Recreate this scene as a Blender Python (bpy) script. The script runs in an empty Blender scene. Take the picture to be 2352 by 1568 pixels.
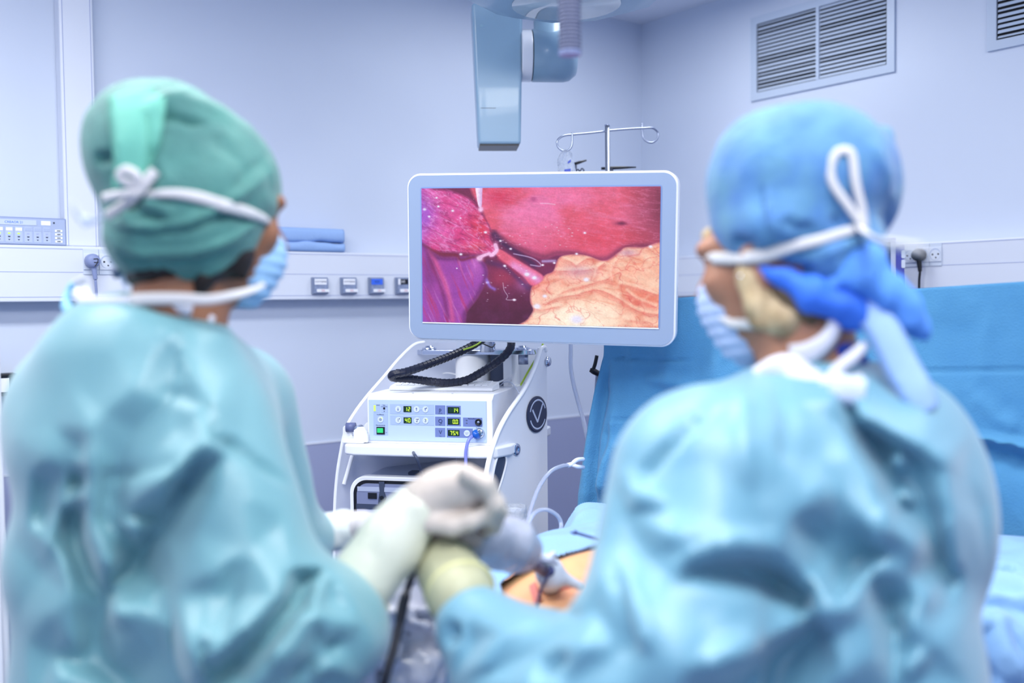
import bpy, math, random
import numpy as np
from mathutils import Matrix, Vector
from mathutils.bvhtree import BVHTree
random.seed(4); RNG = np.random.RandomState(7)
SC = bpy.context.scene; COL = SC.collection

# ------------------------------------------------------------ camera, light, exposure
FPX = 2287.0
_p, _a, _y = math.radians(2.25), math.radians(.67), math.radians(37.5)
_F0 = np.array([math.sin(_y), math.cos(_y), 0.]); _r0 = np.array([math.cos(_y), -math.sin(_y), 0.]); ZUP = np.array([0, 0, 1.])
CF = _F0*math.cos(_p) - ZUP*math.sin(_p); _u0 = np.cross(_r0, CF)
CR = math.cos(_a)*_r0 - math.sin(_a)*_u0; CU = math.cos(_a)*_u0 + math.sin(_a)*_r0
CC = np.array([0, 0, 1.45])
cam = bpy.data.cameras.new('camera'); co = bpy.data.objects.new('camera', cam); COL.objects.link(co)
cam.sensor_width = 36; cam.lens = FPX/2352*36; cam.clip_start = .05
cam.dof.use_dof = True; cam.dof.focus_distance = 2.5; cam.dof.aperture_fstop = 1.6
co.matrix_world = Matrix(((CR[0], CU[0], -CF[0], CC[0]), (CR[1], CU[1], -CF[1], CC[1]), (CR[2], CU[2], -CF[2], CC[2]), (0, 0, 0, 1)))
SC.camera = co
SC.view_settings.view_transform = 'Standard'; SC.view_settings.look = 'None'
SC.view_settings.exposure = 0.08; SC.view_settings.gamma = 1.0; SC.view_settings.use_curve_mapping = False
w = bpy.data.worlds.new('world'); SC.world = w; w.use_nodes = True
w.node_tree.nodes['Background'].inputs[0].default_value = (.6, .75, 1, 1); w.node_tree.nodes['Background'].inputs[1].default_value = .3
CEIL = 2.61; WL = 3.02; WR = 3.02; WN = -2.6; WS = -2.6
LIGHTCOL = (1.0, .985, .935)
def area(loc, size, power, rot=(0, 0, 0), col=LIGHTCOL, shape='RECTANGLE', spread=180):
    l = bpy.data.lights.new('lamp_light', 'AREA'); l.shape = shape; l.size = size[0]; l.size_y = size[1]; l.energy = power; l.color = col
    l.spread = math.radians(spread)
    o = bpy.data.objects.new('lamp_light', l); COL.objects.link(o); o.location = loc; o.rotation_euler = rot; return o
UNSEEN_CEILING_LIGHTS = [((-.15, 1.75), (2.0, .3), 40), ((.4, .05), (1.6, .6), 38), ((-1.2, -1.2), (1.2, .6), 24), ((2.3, 2.2), (.5, .5), 8), ((2.3, .2), (.4, 1.2), 10)]  # unseen overhead panels; all after the left-wall one are added fill
for (xy, sz, pw) in UNSEEN_CEILING_LIGHTS:
    area((xy[0], xy[1], CEIL-.035), sz, pw)
area((1.0, 1.15, 2.35), (.45, .45), 7, shape='DISK')      # the surgical lamp over the table, above the frame

# ------------------------------------------------------------ helpers
def lin(c): 
    c = c/255.0
    return c/12.92 if c <= .04045 else ((c+.055)/1.055)**2.4
def L3(rgb): return tuple(lin(c) for c in rgb)
def P(px, py, d): return CC + d*(CF + (px-1176)/FPX*CR - (py-784)/FPX*CU)
def ray(px, py): return CF + (px-1176)/FPX*CR - (py-784)/FPX*CU
def proj(X):
    q = np.asarray(X)-CC; d = q@CF; return np.stack([1176+FPX*(q@CR)/d, 784-FPX*(q@CU)/d, d], -1)
def hitp(px, py, o, n):
    r = ray(px, py); n = np.asarray(n); t = ((np.asarray(o)-CC)@n)/(r@n); return CC + t*r
def onwall_l(px, py, off=0.): return hitp(px, py, (0, WL-off, 0), (0, 1, 0))
def onwall_r(px, py, off=0.): return hitp(px, py, (WR-off, 0, 0), (1, 0, 0))
def rotz(deg):
    a = math.radians(deg); return np.array([[math.cos(a), -math.sin(a), 0], [math.sin(a), math.cos(a), 0], [0, 0, 1.]])
class Fr:
    def __init__(s, o, M): s.o = np.array(o, float); s.M = np.array(M, float)
    def w(s, p): return s.o + np.asarray(p, float)@s.M.T
    def l(s, X): return (np.asarray(X)-s.o)@s.M
    def hy(s, px, py, yl=0.): return s.l(hitp(px, py, s.o+yl*s.M[:, 1], s.M[:, 1]))
    def hz(s, px, py, zl=0.): return s.l(hitp(px, py, s.o+zl*s.M[:, 2], s.M[:, 2]))
    def hx(s, px, py, xl=0.): return s.l(hitp(px, py, s.o+xl*s.M[:, 0], s.M[:, 0]))
WORLD = Fr((0, 0, 0), np.eye(3))

MATS = {}
def mat(name, rgb, rough=.5, metal=0., noise=None, bump=None, trans=0., alpha=1., sheen=0., emit=None, es=1., coat=0., sss=0., ior=1.45, spec=.5):
    if name in MATS: return MATS[name]
    m = bpy.data.materials.new(name); m.use_nodes = True; nt = m.node_tree; b = nt.nodes['Principled BSDF']; I = b.inputs
    c = L3(rgb); I['Base Color'].default_value = (*c, 1); I['Roughness'].default_value = rough; I['Metallic'].default_value = metal
    I['Transmission Weight'].default_value = trans; I['Alpha'].default_value = alpha; I['Sheen Weight'].default_value = sheen
    I['Coat Weight'].default_value = coat; I['IOR'].default_value = ior; I['Specular IOR Level'].default_value = spec
    if sss: I['Subsurface Weight'].default_value = sss; I['Subsurface Scale'].default_value = .02
    if emit: I['Emission Color'].default_value = (*L3(emit), 1); I['Emission Strength'].default_value = es
    tc = nt.nodes.new('ShaderNodeTexCoord')
    if noise:
        sc, rgb2, dt = noise
        n = nt.nodes.new('ShaderNodeTexNoise'); n.inputs['Scale'].default_value = sc; n.inputs['Detail'].default_value = 5
        nt.links.new(tc.outputs['Object'], n.inputs['Vector'])
        r = nt.nodes.new('ShaderNodeValToRGB'); r.color_ramp.elements[0].position = .5-dt; r.color_ramp.elements[1].position = .5+dt
        r.color_ramp.elements[0].color = (*L3(rgb2), 1); r.color_ramp.elements[1].color = (*c, 1)
        nt.links.new(n.outputs['Fac'], r.inputs['Fac']); nt.links.new(r.outputs['Color'], I['Base Color'])
    if bump:
        sc, st = bump
        n = nt.nodes.new('ShaderNodeTexNoise'); n.inputs['Scale'].default_value = sc; n.inputs['Detail'].default_value = 6
        nt.links.new(tc.outputs['Object'], n.inputs['Vector'])
        bp = nt.nodes.new('ShaderNodeBump'); bp.inputs['Strength'].default_value = st; bp.inputs['Distance'].default_value = .01
        nt.links.new(n.outputs['Fac'], bp.inputs['Height']); nt.links.new(bp.outputs['Normal'], I['Normal'])
    MATS[name] = m; return m

WMX = {}
def tag(o, label=None, cat=None, group=None, kind=None):
    if label: o['label'] = label
    if cat: o['category'] = cat
    if group: o['group'] = group
    if kind: o['kind'] = kind
    return o
def thing(name, label, cat, loc, M=None, group=None):
    o = bpy.data.objects.new(name, None); COL.objects.link(o); o.empty_display_size = .05
    M = np.eye(3) if M is None else np.asarray(M); loc = np.asarray(loc, float)
    o.matrix_world = Matrix([[*M[i], loc[i]] for i in range(3)]+[[0, 0, 0, 1]])
    WMX[o.name] = Fr(loc, M); return tag(o, label, cat, group)
def mo(name, g, m, parent=None, smooth=False, bevel=0, label=None, cat=None, group=None, kind=None, seg=2, local=False):
    """one mesh object from world-space geometry g = (verts, faces)"""
    V, Fc = np.asarray(g[0], float).reshape(-1, 3), g[1]
    if parent is not None: fr = WMX[parent.name]
    else: fr = Fr(((V[:, 0].min()+V[:, 0].max())/2, (V[:, 1].min()+V[:, 1].max())/2, V[:, 2].min()), np.eye(3))
    me = bpy.data.meshes.new(name); me.from_pydata((V if local else fr.l(V)).tolist(), [], Fc if isinstance(Fc, list) else Fc.tolist()); me.update()
    if len(me.polygons) < 20000:
        import bmesh
        bm = bmesh.new(); bm.from_mesh(me); bmesh.ops.recalc_face_normals(bm, faces=bm.faces); bm.to_mesh(me); bm.free()
    if m: me.materials.append(m)
    if smooth: me.polygons.foreach_set('use_smooth', [True]*len(me.polygons))
    o = bpy.data.objects.new(name, me); COL.objects.link(o)
    if parent is not None: o.parent = parent
    else: o.matrix_world = Matrix([[*fr.M[i], fr.o[i]] for i in range(3)]+[[0, 0, 0, 1]])
    WMX[o.name] = fr
    if bevel:
        b = o.modifiers.new('bevel', 'BEVEL'); b.width = bevel; b.segments = seg; b.limit_method = 'ANGLE'; b.angle_limit = math.radians(40)
        me.polygons.foreach_set('use_smooth', [True]*len(me.polygons)); b.harden_normals = True
    return tag(o, label, cat, group, kind)
def cat_(*gs):
    V = []; Fc = []; n = 0
    for g in gs:
        v = np.asarray(g[0], float).reshape(-1, 3); V.append(v); Fc += [[i+n for i in f] for f in g[1]]; n += len(v)
    return np.vstack(V), Fc
def box(fr, lo, hi):
    (a, b, c), (d, e, f) = lo, hi
    v = [(a, b, c), (d, b, c), (d, e, c), (a, e, c), (a, b, f), (d, b, f), (d, e, f), (a, e, f)]
    return fr.w(v), [[0, 3, 2, 1], [4, 5, 6, 7], [0, 1, 5, 4], [1, 2, 6, 5], [2, 3, 7, 6], [3, 0, 4, 7]]
def prism(pts, vec):
    pts = np.asarray(pts, float); n = len(pts); vec = np.asarray(vec)
    return np.vstack([pts, pts+vec]), [list(range(n))[::-1], list(range(n, 2*n))]+[[i, (i+1) % n, (i+1) % n+n, i+n] for i in range(n)]
def crom(pts, k=8, closed=False):
    p = np.asarray(pts, float); n = len(p); out = []
    if n < 3: k2 = np.linspace(0, 1, k+1)[:, None]; return p[0]+(p[-1]-p[0])*k2
    rng = range(n) if closed else range(n-1)
    for i in rng:
        if closed: a, b, c, d = p[(i-1) % n], p[i], p[(i+1) % n], p[(i+2) % n]
        else:
            b, c = p[i], p[i+1]; a = p[i-1] if i > 0 else 2*b-c; d = p[i+2] if i+2 < n else 2*c-b
        for t in np.arange(k)/k:
            out.append(.5*((2*b)+(c-a)*t+(2*a-5*b+4*c-d)*t*t+(3*b-a-3*c+d)*t**3))
    if not closed: out.append(p[-1])
    return np.array(out)
def frames(path):
    T = np.gradient(path, axis=0); T /= np.linalg.norm(T, axis=1)[:, None]+1e-12
    n = np.cross(T[0], ZUP); 
    if np.linalg.norm(n) < .2: n = np.cross(T[0], [1, 0, 0])
    N = [n/np.linalg.norm(n)]
    for i in range(1, len(T)):
        v = N[-1]-T[i]*(N[-1]@T[i]); N.append(v/(np.linalg.norm(v)+1e-12))
    N = np.array(N); return T, N, np.cross(T, N)
def tube(path, r, n=10, cap=True):
    path = np.asarray(path, float); T, N, B = frames(path); m = len(path); r = np.broadcast_to(r, (m,))
    a = np.arange(n)*2*math.pi/n
    V = path[:, None]+r[:, None, None]*(N[:, None]*np.cos(a)[None, :, None]+B[:, None]*np.sin(a)[None, :, None])
    Fc = [[i*n+j, i*n+(j+1) % n, (i+1)*n+(j+1) % n, (i+1)*n+j] for i in range(m-1) for j in range(n)]
    if cap: Fc += [list(range(n))[::-1], [(m-1)*n+j for j in range(n)]]
    return V.reshape(-1, 3), Fc
def cyl(a, b, r, n=24): return tube(np.array([a, b], float), r, n)
def lathe(fr, prof, n=32):
    """prof: (r, z) pairs about the frame's z axis"""
    a = np.arange(n)*2*math.pi/n; m = len(prof); V = []
    for r, z in prof: V += [(r*math.cos(t), r*math.sin(t), z) for t in a]
    Fc = [[i*n+j, i*n+(j+1) % n, (i+1)*n+(j+1) % n, (i+1)*n+j] for i in range(m-1) for j in range(n)]
    Fc += [list(range(n))[::-1], [(m-1)*n+j for j in range(n)]]
    return fr.w(V), Fc
def ribbon(path, nrm, w, th=.0012):
    """flat band along path; nrm = its facing normals"""
    path = np.asarray(path, float); T = np.gradient(path, axis=0); T /= np.linalg.norm(T, axis=1)[:, None]+1e-12
    nrm = np.broadcast_to(np.asarray(nrm, float), path.shape); S = np.cross(T, nrm); S /= np.linalg.norm(S, axis=1)[:, None]+1e-12
    w = np.broadcast_to(w, (len(path),))[:, None]; m = len(path)
    nn = np.cross(S, T)
    V = np.stack([path-S*w/2, path-S*w/4+nn*th*.6, path+nn*th, path+S*w/4+nn*th*.6, path+S*w/2, path+S*w/4-nn*th, path-nn*th, path-S*w/4-nn*th], 1)
    n = 8; Fc = [[i*n+j, i*n+(j+1) % n, (i+1)*n+(j+1) % n, (i+1)*n+j] for i in range(m-1) for j in range(n)]
    Fc += [list(range(n))[::-1], [(m-1)*n+j for j in range(n)]]
    return V.reshape(-1, 3), Fc
def rrect(x0, x1, z0, z1, r, n=6, y=0.):
    out = []
    for cx, cz, a0 in ((x1-r, z1-r, 0), (x0+r, z1-r, 90), (x0+r, z0+r, 180), (x1-r, z0+r, 270)):
        for k in range(n+1):
            a = math.radians(a0+90*k/n); out.append((cx+r*math.cos(a), y, cz+r*math.sin(a)))
    return out
def disc(fr, x, y, z, r, th=.001, n=28):
    pts = [(x+r*math.cos(a), y, z+r*math.sin(a)) for a in np.arange(n)*2*math.pi/n]
    return prism(fr.w(pts), fr.M[:, 1]*th)
def text(name, s, fr, x, y, z, size, m, parent, align='CENTER', th=.0004):
    c = bpy.data.curves.new(name, 'FONT'); c.body = s; c.size = size; c.align_x = align; c.align_y = 'CENTER'; c.extrude = 0; c.resolution_u = 3
    o = bpy.data.objects.new(name, c); COL.objects.link(o)
    dg = bpy.context.evaluated_depsgraph_get(); me = o.evaluated_get(dg).to_mesh()
    V = np.array([v.co[:] for v in me.vertices]).reshape(-1, 3); Fc = [list(p.vertices) for p in me.polygons]
    o.evaluated_get(dg).to_mesh_clear(); bpy.data.objects.remove(o); bpy.data.curves.remove(c)
    V = np.stack([V[:, 0]+x, np.full(len(V), y), V[:, 1]+z], 1)
    return mo(name, (fr.w(V), Fc), m, parent)

# ---- value noise and smooth signed-distance bodies
_G = RNG.rand(64, 64, 64)
def vnoise(X):
    X = np.asarray(X); i = np.floor(X).astype(int); f = X-i; f = f*f*(3-2*f); i &= 63; j = (i+1) & 63
    g = lambda a, b, c: _G[a[..., 0], b[..., 1], c[..., 2]]
    x, y, z = f[..., 0], f[..., 1], f[..., 2]
    c00 = g(i, i, i)*(1-x)+g(j, i, i)*x; c10 = g(i, j, i)*(1-x)+g(j, j, i)*x
    c01 = g(i, i, j)*(1-x)+g(j, i, j)*x; c11 = g(i, j, j)*(1-x)+g(j, j, j)*x
    return (c00*(1-y)+c10*y)*(1-z)+(c01*(1-y)+c11*y)*z
def fbm(X, o=4, g=.5):
    s = 0; a = 1; t = 0
    for k in range(o): s = s+a*vnoise(np.asarray(X)*2**k+k*7.3); t += a; a *= g
    return s/t
def ell(px, py, d, rx, ry, rz, rot=0, yaw=0):
    """ellipsoid as seen: rx, ry in pixels at that depth, rz in metres"""
    a = math.radians(rot); R2 = math.cos(a)*CR+math.sin(a)*CU; U2 = -math.sin(a)*CR+math.cos(a)*CU
    b = math.radians(yaw); R3 = math.cos(b)*R2+math.sin(b)*CF; F3 = -math.sin(b)*R2+math.cos(b)*CF
    return ('e', P(px, py, d), np.array([R3, U2, F3]), np.array([rx*d/FPX, ry*d/FPX, rz]))
def elw(c, M, r): return ('e', np.asarray(c, float), np.asarray(M).T, np.asarray(r, float))
def cap(a, b, ra, rb=None): return ('c', P(*a), P(*b), ra, ra if rb is None else rb)
def capw(a, b, ra, rb=None): return ('c', np.asarray(a, float), np.asarray(b, float), ra, ra if rb is None else rb)
def sdf1(p, X):
    if p[0] == 'e':
        q = (X-p[1])@p[2].T; k0 = np.linalg.norm(q/p[3], axis=-1); k1 = np.linalg.norm(q/(p[3]**2), axis=-1); return k0*(k0-1)/(k1+1e-9)
    a, b = p[1], p[2]; ab = b-a; h = np.clip(((X-a)@ab)/(ab@ab+1e-12), 0, 1)
    return np.linalg.norm(X-a-h[..., None]*ab, axis=-1)-(p[3]+(p[4]-p[3])*h)
def sdfu(prims, X, k):
    d = None
    for p in prims:
        s = sdf1(p, X)
        if d is None: d = s
        else: h = np.clip(.5+.5*(d-s)/k, 0, 1); d = d*(1-h)+s*h-k*h*(1-h)
    return d
def bounds(prims, pad):
    lo = []; hi = []
    for p in prims:
        if p[0] == 'e': r = p[3].max(); lo.append(p[1]-r); hi.append(p[1]+r)
        else: r = max(p[3], p[4]); lo.append(np.minimum(p[1], p[2])-r); hi.append(np.maximum(p[1], p[2])+r)
    return np.min(lo, 0)-pad, np.max(hi, 0)+pad
def snet(fn, lo, hi, h):
    n = np.ceil((hi-lo)/h).astype(int)+1
    ax = [lo[i]+h*np.arange(n[i]) for i in range(3)]
    D = np.empty(n, np.float32)
    for i in range(0, n[0], 16):
        X = np.stack(np.meshgrid(ax[0][i:i+16], ax[1], ax[2], indexing='ij'), -1); D[i:i+16] = fn(X)
    S = D < 0; c = [slice(0, -1), slice(1, None)]
    cnt = np.zeros(n-1, int); acc = np.zeros((*(n-1), 3), np.float32); base = [(a, b, e) for a in (0, 1) for b in (0, 1) for e in (0, 1)]
    for A in base:
        for ax_ in range(3):
            if A[ax_] == 1: continue
            Bq = list(A); Bq[ax_] = 1
            da = D[c[A[0]], c[A[1]], c[A[2]]]; db = D[c[Bq[0]], c[Bq[1]], c[Bq[2]]]
            x = (da < 0) != (db < 0); t = np.where(x, da/(da-db+1e-20), 0)
            for k in range(3): acc[..., k] += np.where(x, A[k]+(t if k == ax_ else 0), 0)
            cnt += x
    act = cnt > 0; idx = np.full(n-1, -1); idx[act] = np.arange(act.sum())
    I = np.argwhere(act); V = lo+h*(I+acc[act]/cnt[act][:, None])
    Fc = []
    for ax_ in range(3):
        o1, o2 = [(1, 2), (2, 0), (0, 1)][ax_]
        sl = [slice(1, -1)]*3; sl[ax_] = slice(0, -1); sl2 = list(sl); sl2[ax_] = slice(1, None)
        s0 = S[tuple(sl)]; s1 = S[tuple(sl2)]; e = np.argwhere(s0 != s1)
        if not len(e): continue
        flip = s0[tuple(e.T)]
        off = np.array([1, 1, 1]); off[ax_] = 0; e = e+off
        u1 = np.zeros(3, int); u1[o1] = 1; u2 = np.zeros(3, int); u2[o2] = 1
        q = np.stack([idx[tuple((e-u1-u2).T)], idx[tuple((e-u2).T)], idx[tuple(e.T)], idx[tuple((e-u1).T)]], 1)
        q[~flip] = q[~flip][:, ::-1]; Fc.append(q)
    return V, np.vstack(Fc)
def vnormals(V, Fc):
    a, b, c, d = (V[Fc[:, i]] for i in range(4)); n = np.cross(c-a, d-b); N = np.zeros_like(V)
    for i in range(4): np.add.at(N, Fc[:, i], n)
    return N/(np.linalg.norm(N, axis=1)[:, None]+1e-12)
def relax(V, Fc, it=2, f=.5):
    E = np.vstack([Fc[:, [0, 1]], Fc[:, [1, 2]], Fc[:, [2, 3]], Fc[:, [3, 0]]]); n = len(V)
    for _ in range(it):
        A = np.zeros_like(V); c = np.zeros(n); np.add.at(A, E[:, 0], V[E[:, 1]]); np.add.at(A, E[:, 1], V[E[:, 0]])
        np.add.at(c, E[:, 0], 1); np.add.at(c, E[:, 1], 1); V = V+f*(A/np.maximum(c, 1)[:, None]-V)
    return V
def pdist(pts, X, taper=True):
    """pixel distance to a polyline: (distance, side sign, position 0..1)"""
    best = np.full(len(X), 1e9); sg = np.zeros(len(X)); tt = np.zeros(len(X)); pts = np.asarray(pts, float)
    L = np.r_[0, np.cumsum(np.linalg.norm(np.diff(pts, axis=0), axis=1))]
    for i in range(len(pts)-1):
        a, b = pts[i], pts[i+1]; ab = b-a; h = np.clip(((X-a)@ab)/(ab@ab), 0, 1); q = X-a-h[:, None]*ab; d = np.linalg.norm(q, axis=1)
        m = d < best; best = np.where(m, d, best); sg = np.where(m, np.sign(ab[0]*q[:, 1]-ab[1]*q[:, 0]), sg); tt = np.where(m, (L[i]+h*np.linalg.norm(ab))/L[-1], tt)
    return best, sg, tt
def folds(V, Fc, specs, dmax=9., sharp=False):
    """specs: (pixel polyline, width a side in px (left,right of the direction), amplitude m (+ ridge / - valley))"""
    N = vnormals(V, Fc)
    X = proj(V); vd = V-CC; vd /= np.linalg.norm(vd, axis=1)[:, None]; face = np.clip(-(N*vd).sum(1)*2.2, 0, 1)*(X[:, 2] < dmax)
    disp = np.zeros(len(V))
    for pts, wd, amp in specs:
        wa, wb = wd if isinstance(wd, tuple) else (wd, wd)
        d, s, t = pdist(pts, X[:, :2]); tp = np.clip(np.minimum(t, 1-t)*5+.15, 0, 1)
        ww = np.where(s < 0, wa, wb)*(.4+.6*np.sqrt(tp)); disp += amp*(np.clip(1-(np.sqrt(d*d+9)-3)/(1.75*ww), 0, 1)**1.2 if sharp else np.exp(-(d/ww)**2))*tp
    return V+N*(disp*face)[:, None]
def facets(V, Fc, pts, scale=1., it=2):
    """cloth pulled into flat facets: pts = (pixel x, pixel y, lift toward the viewer in mm), joined by a triangulation"""
    from mathutils.geometry import delaunay_2d_cdt
    N = vnormals(V, Fc); X = proj(V); vd = V-CC; vd /= np.linalg.norm(vd, axis=1)[:, None]; face = np.clip(-(N*vd).sum(1)*2.2, 0, 1)
    pv, _, tf, ov, _, _ = delaunay_2d_cdt([Vector(p[:2]) for p in pts], [], [], 0, 1e-5)
    h = np.array([np.mean([pts[k][2] for k in ov[i]]) if ov[i] else 0. for i in range(len(pv))]); pv = np.array([p[:] for p in pv]); disp = np.zeros(len(V))
    for t in tf:
        a, b, c = pv[t[0]], pv[t[1]], pv[t[2]]; D = (b[0]-a[0])*(c[1]-a[1])-(c[0]-a[0])*(b[1]-a[1])
        if abs(D) < 1e-6: continue
        u = ((X[:, 0]-a[0])*(c[1]-a[1])-(c[0]-a[0])*(X[:, 1]-a[1]))/D; v = ((b[0]-a[0])*(X[:, 1]-a[1])-(X[:, 0]-a[0])*(b[1]-a[1]))/D
        m = (u >= 0) & (v >= 0) & (u+v <= 1); disp = np.where(m, h[t[0]]*(1-u-v)+h[t[1]]*u+h[t[2]]*v, disp)
    return relax(V-vd*(disp*.001*scale*face)[:, None], Fc, it)
def crumple(V, Fc, sc, amp, seed=0., stretch=(1, 1, .45)):
    N = vnormals(V, Fc); X = V*np.array(stretch)*sc+seed; X = X+.8*fbm(V*sc*.6+seed+5, 2)[:, None]
    r = 1-np.abs(2*fbm(X, 3, .45)-1)*2.2; return V+N*(amp*(r-.45))[:, None]
def body(prims, k, h, it=2, extra=None):
    lo, hi = bounds(prims, 4*h+k*.3)
    fn = (lambda X: sdfu(prims, X, k)) if extra is None else (lambda X: extra(sdfu(prims, X, k), X))
    V, Fc = snet(fn, lo, hi, h); return relax(V, Fc, it), Fc
def bvh(V, Fc): return BVHTree.FromPolygons([Vector(v) for v in V.tolist()], Fc.tolist() if not isinstance(Fc, list) else Fc)
def cast(bv, px, py, d0, off=.003):
    h = bv.ray_cast(Vector(CC), Vector(ray(px, py)).normalized())
    if h[0] is None: return P(px, py, d0)
    r = ray(px, py); r = r/np.linalg.norm(r); return np.array(h[0])-r*off
# ------------------------------------------------------------ materials
m_wall = mat('wall_paint', (205, 215, 234), .55, noise=(3, (202, 212, 232), .3))
m_dado = mat('dado_vinyl', (158, 166, 200), .45)
m_trunk = mat('trunking_white', (218, 224, 238), .35)
m_white = mat('white_plastic', (240, 243, 251), .3)
m_whiteg = mat('white_gloss_panel', (238, 241, 250), .2, coat=.3)
m_line = mat('joint_line', (168, 178, 214), .6)
m_ceil = mat('ceiling_paint', (220, 226, 240), .6)
m_floor = mat('floor_vinyl', (120, 132, 170), .35, noise=(8, (108, 120, 160), .2))
m_black = mat('black_plastic', (16, 20, 30), .35)
m_dark = mat('dark_grey', (60, 70, 95), .4)
m_grey = mat('grey_plate', (140, 152, 180), .35, metal=.3)
m_chrome = mat('chrome', (205, 212, 228), .12, metal=1.)
m_steel = mat('brushed_steel', (165, 175, 198), .3, metal=.85)
m_ink = mat('dark_ink', (35, 50, 95), .6)
m_red = mat('red_ink', (200, 60, 90), .6)
m_teal = mat('pale_teal_enamel', (144, 176, 202), .32, coat=.15)

# ------------------------------------------------------------ the room
T_ = .15
def struct(name, g, m, parent=None, **k):
    return mo(name, g, m, parent, kind=None if parent is not None else 'structure', **k)
struct('floor', box(WORLD, (WS-T_, WN-T_, -.1), (WR+T_, WL+T_, 0)), m_floor)
struct('ceiling', box(WORLD, (WS-T_, WN-T_, CEIL), (WR+T_, WL+T_, CEIL+.1)), m_ceil)
struct('wall_left', box(WORLD, (WS-T_, WL, 0), (WR+T_, WL+T_, CEIL)), m_wall)
struct('wall_right', box(WORLD, (WR, WN, 0), (WR+T_, WL, CEIL)), m_wall)
struct('wall_near', box(WORLD, (WS-T_, WN-T_, 0), (WR+T_, WN, CEIL)), m_wall)
struct('wall_side', box(WORLD, (WS-T_, WN, 0), (WS, WL, CEIL)), m_wall)
zd = .5*(onwall_l(675, 1023.8)[2]+onwall_l(1300, 959.5)[2])
D1 = struct('trim_1', box(WORLD, (WS, WL-.004, .1), (WR, WL, zd)), m_dado)
struct('dado_edge', box(WORLD, (WS, WL-.006, zd), (WR, WL, zd+.006)), m_trunk, D1)
struct('trim_2', box(WORLD, (WR-.004, WN, .1), (WR, WL-.006, zd)), m_dado)
struct('baseboard_left', box(WORLD, (WS, WL-.012, 0), (WR, WL, .1)), m_dado)
struct('baseboard_right', box(WORLD, (WR-.012, WN, 0), (WR, WL-.012, .1)), m_dado)
TD = .07
zt = .5*(onwall_l(0, 565.5, TD)[2]+onwall_l(900, 584.5, TD)[2]); zm = .5*(onwall_l(0, 623.5, TD)[2]+onwall_l(900, 631.3, TD)[2])
zg = .5*(onwall_l(0, 682.4, TD)[2]+onwall_l(900, 677.4, TD)[2]); zb = .5*(onwall_l(0, 693.6, TD)[2]+onwall_l(900, 686.8, TD)[2])
TK = struct('trim_3', box(WORLD, (WS, WL-TD, zb), (WR, WL, zt+.004)), m_trunk, bevel=.004)
for i, z in enumerate((zt-.004, zm, zg)):
    struct('joint', box(WORLD, (WS, WL-TD-.0006, z-.0009), (WR, WL-TD+.001, z+.0009)), m_line, TK)
ztr = .5*(onwall_r(1600, 589, TD)[2]+onwall_r(2300, 548.5, TD)[2]); zmr = onwall_r(2260, 605, TD)[2]
TR_ = struct('trim_4', box(WORLD, (WR-TD, WN, zb), (WR, WL-TD, ztr+.003)), m_trunk, bevel=.004)
for z in (ztr-.004, zmr, zg):
    struct('joint', box(WORLD, (WR-TD-.0006, WN, z-.0009), (WR-TD+.001, WL-TD, z+.0009)), m_line, TR_)
ua, ub = onwall_l(147, 460, .05)[0], onwall_l(226, 460, .05)[0]
PO = struct('trim_5', box(WORLD, (ua, WL-.05, zt+.004), (ub, WL, CEIL)), m_trunk, bevel=.006)
for u in (ua+.009, ub-.009):
    struct('joint', box(WORLD, (u-.0008, WL-.0508, zt+.004), (u+.0008, WL-.049, CEIL)), m_line, PO)

for (xy, sz, pw) in UNSEEN_CEILING_LIGHTS:  # frames and glowing diffusers around those unseen, mostly added fill lights
    t = thing('unseen_ceiling_light', {40: 'long narrow ceiling light panel nearest the left wall', 38: 'unseen wide ceiling fill panel added above the camera', 24: 'unseen wide ceiling fill panel added at the near end of the room', 8: 'unseen small square ceiling fill panel added to brighten the far corner', 10: 'unseen narrow ceiling fill panel added nearest the right wall'}[pw], 'ceiling light', (xy[0], xy[1], CEIL-.03), group='ceiling light panels')
    x, y = sz[0]/2, sz[1]/2
    mo('frame', cat_(box(WORLD, (xy[0]-x-.02, xy[1]-y-.02, CEIL-.03), (xy[0]-x, xy[1]+y+.02, CEIL)), box(WORLD, (xy[0]+x, xy[1]-y-.02, CEIL-.03), (xy[0]+x+.02, xy[1]+y+.02, CEIL)),
                     box(WORLD, (xy[0]-x, xy[1]-y-.02, CEIL-.03), (xy[0]+x, xy[1]-y, CEIL)), box(WORLD, (xy[0]-x, xy[1]+y, CEIL-.03), (xy[0]+x, xy[1]+y+.02, CEIL))), m_white, t)
    mo('diffuser', box(WORLD, (xy[0]-x, xy[1]-y, CEIL-.02), (xy[0]+x, xy[1]+y, CEIL-.012)), mat('light_diffuser', (240, 244, 255), .4, emit=(225, 235, 255), es=2.5), t)

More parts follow.
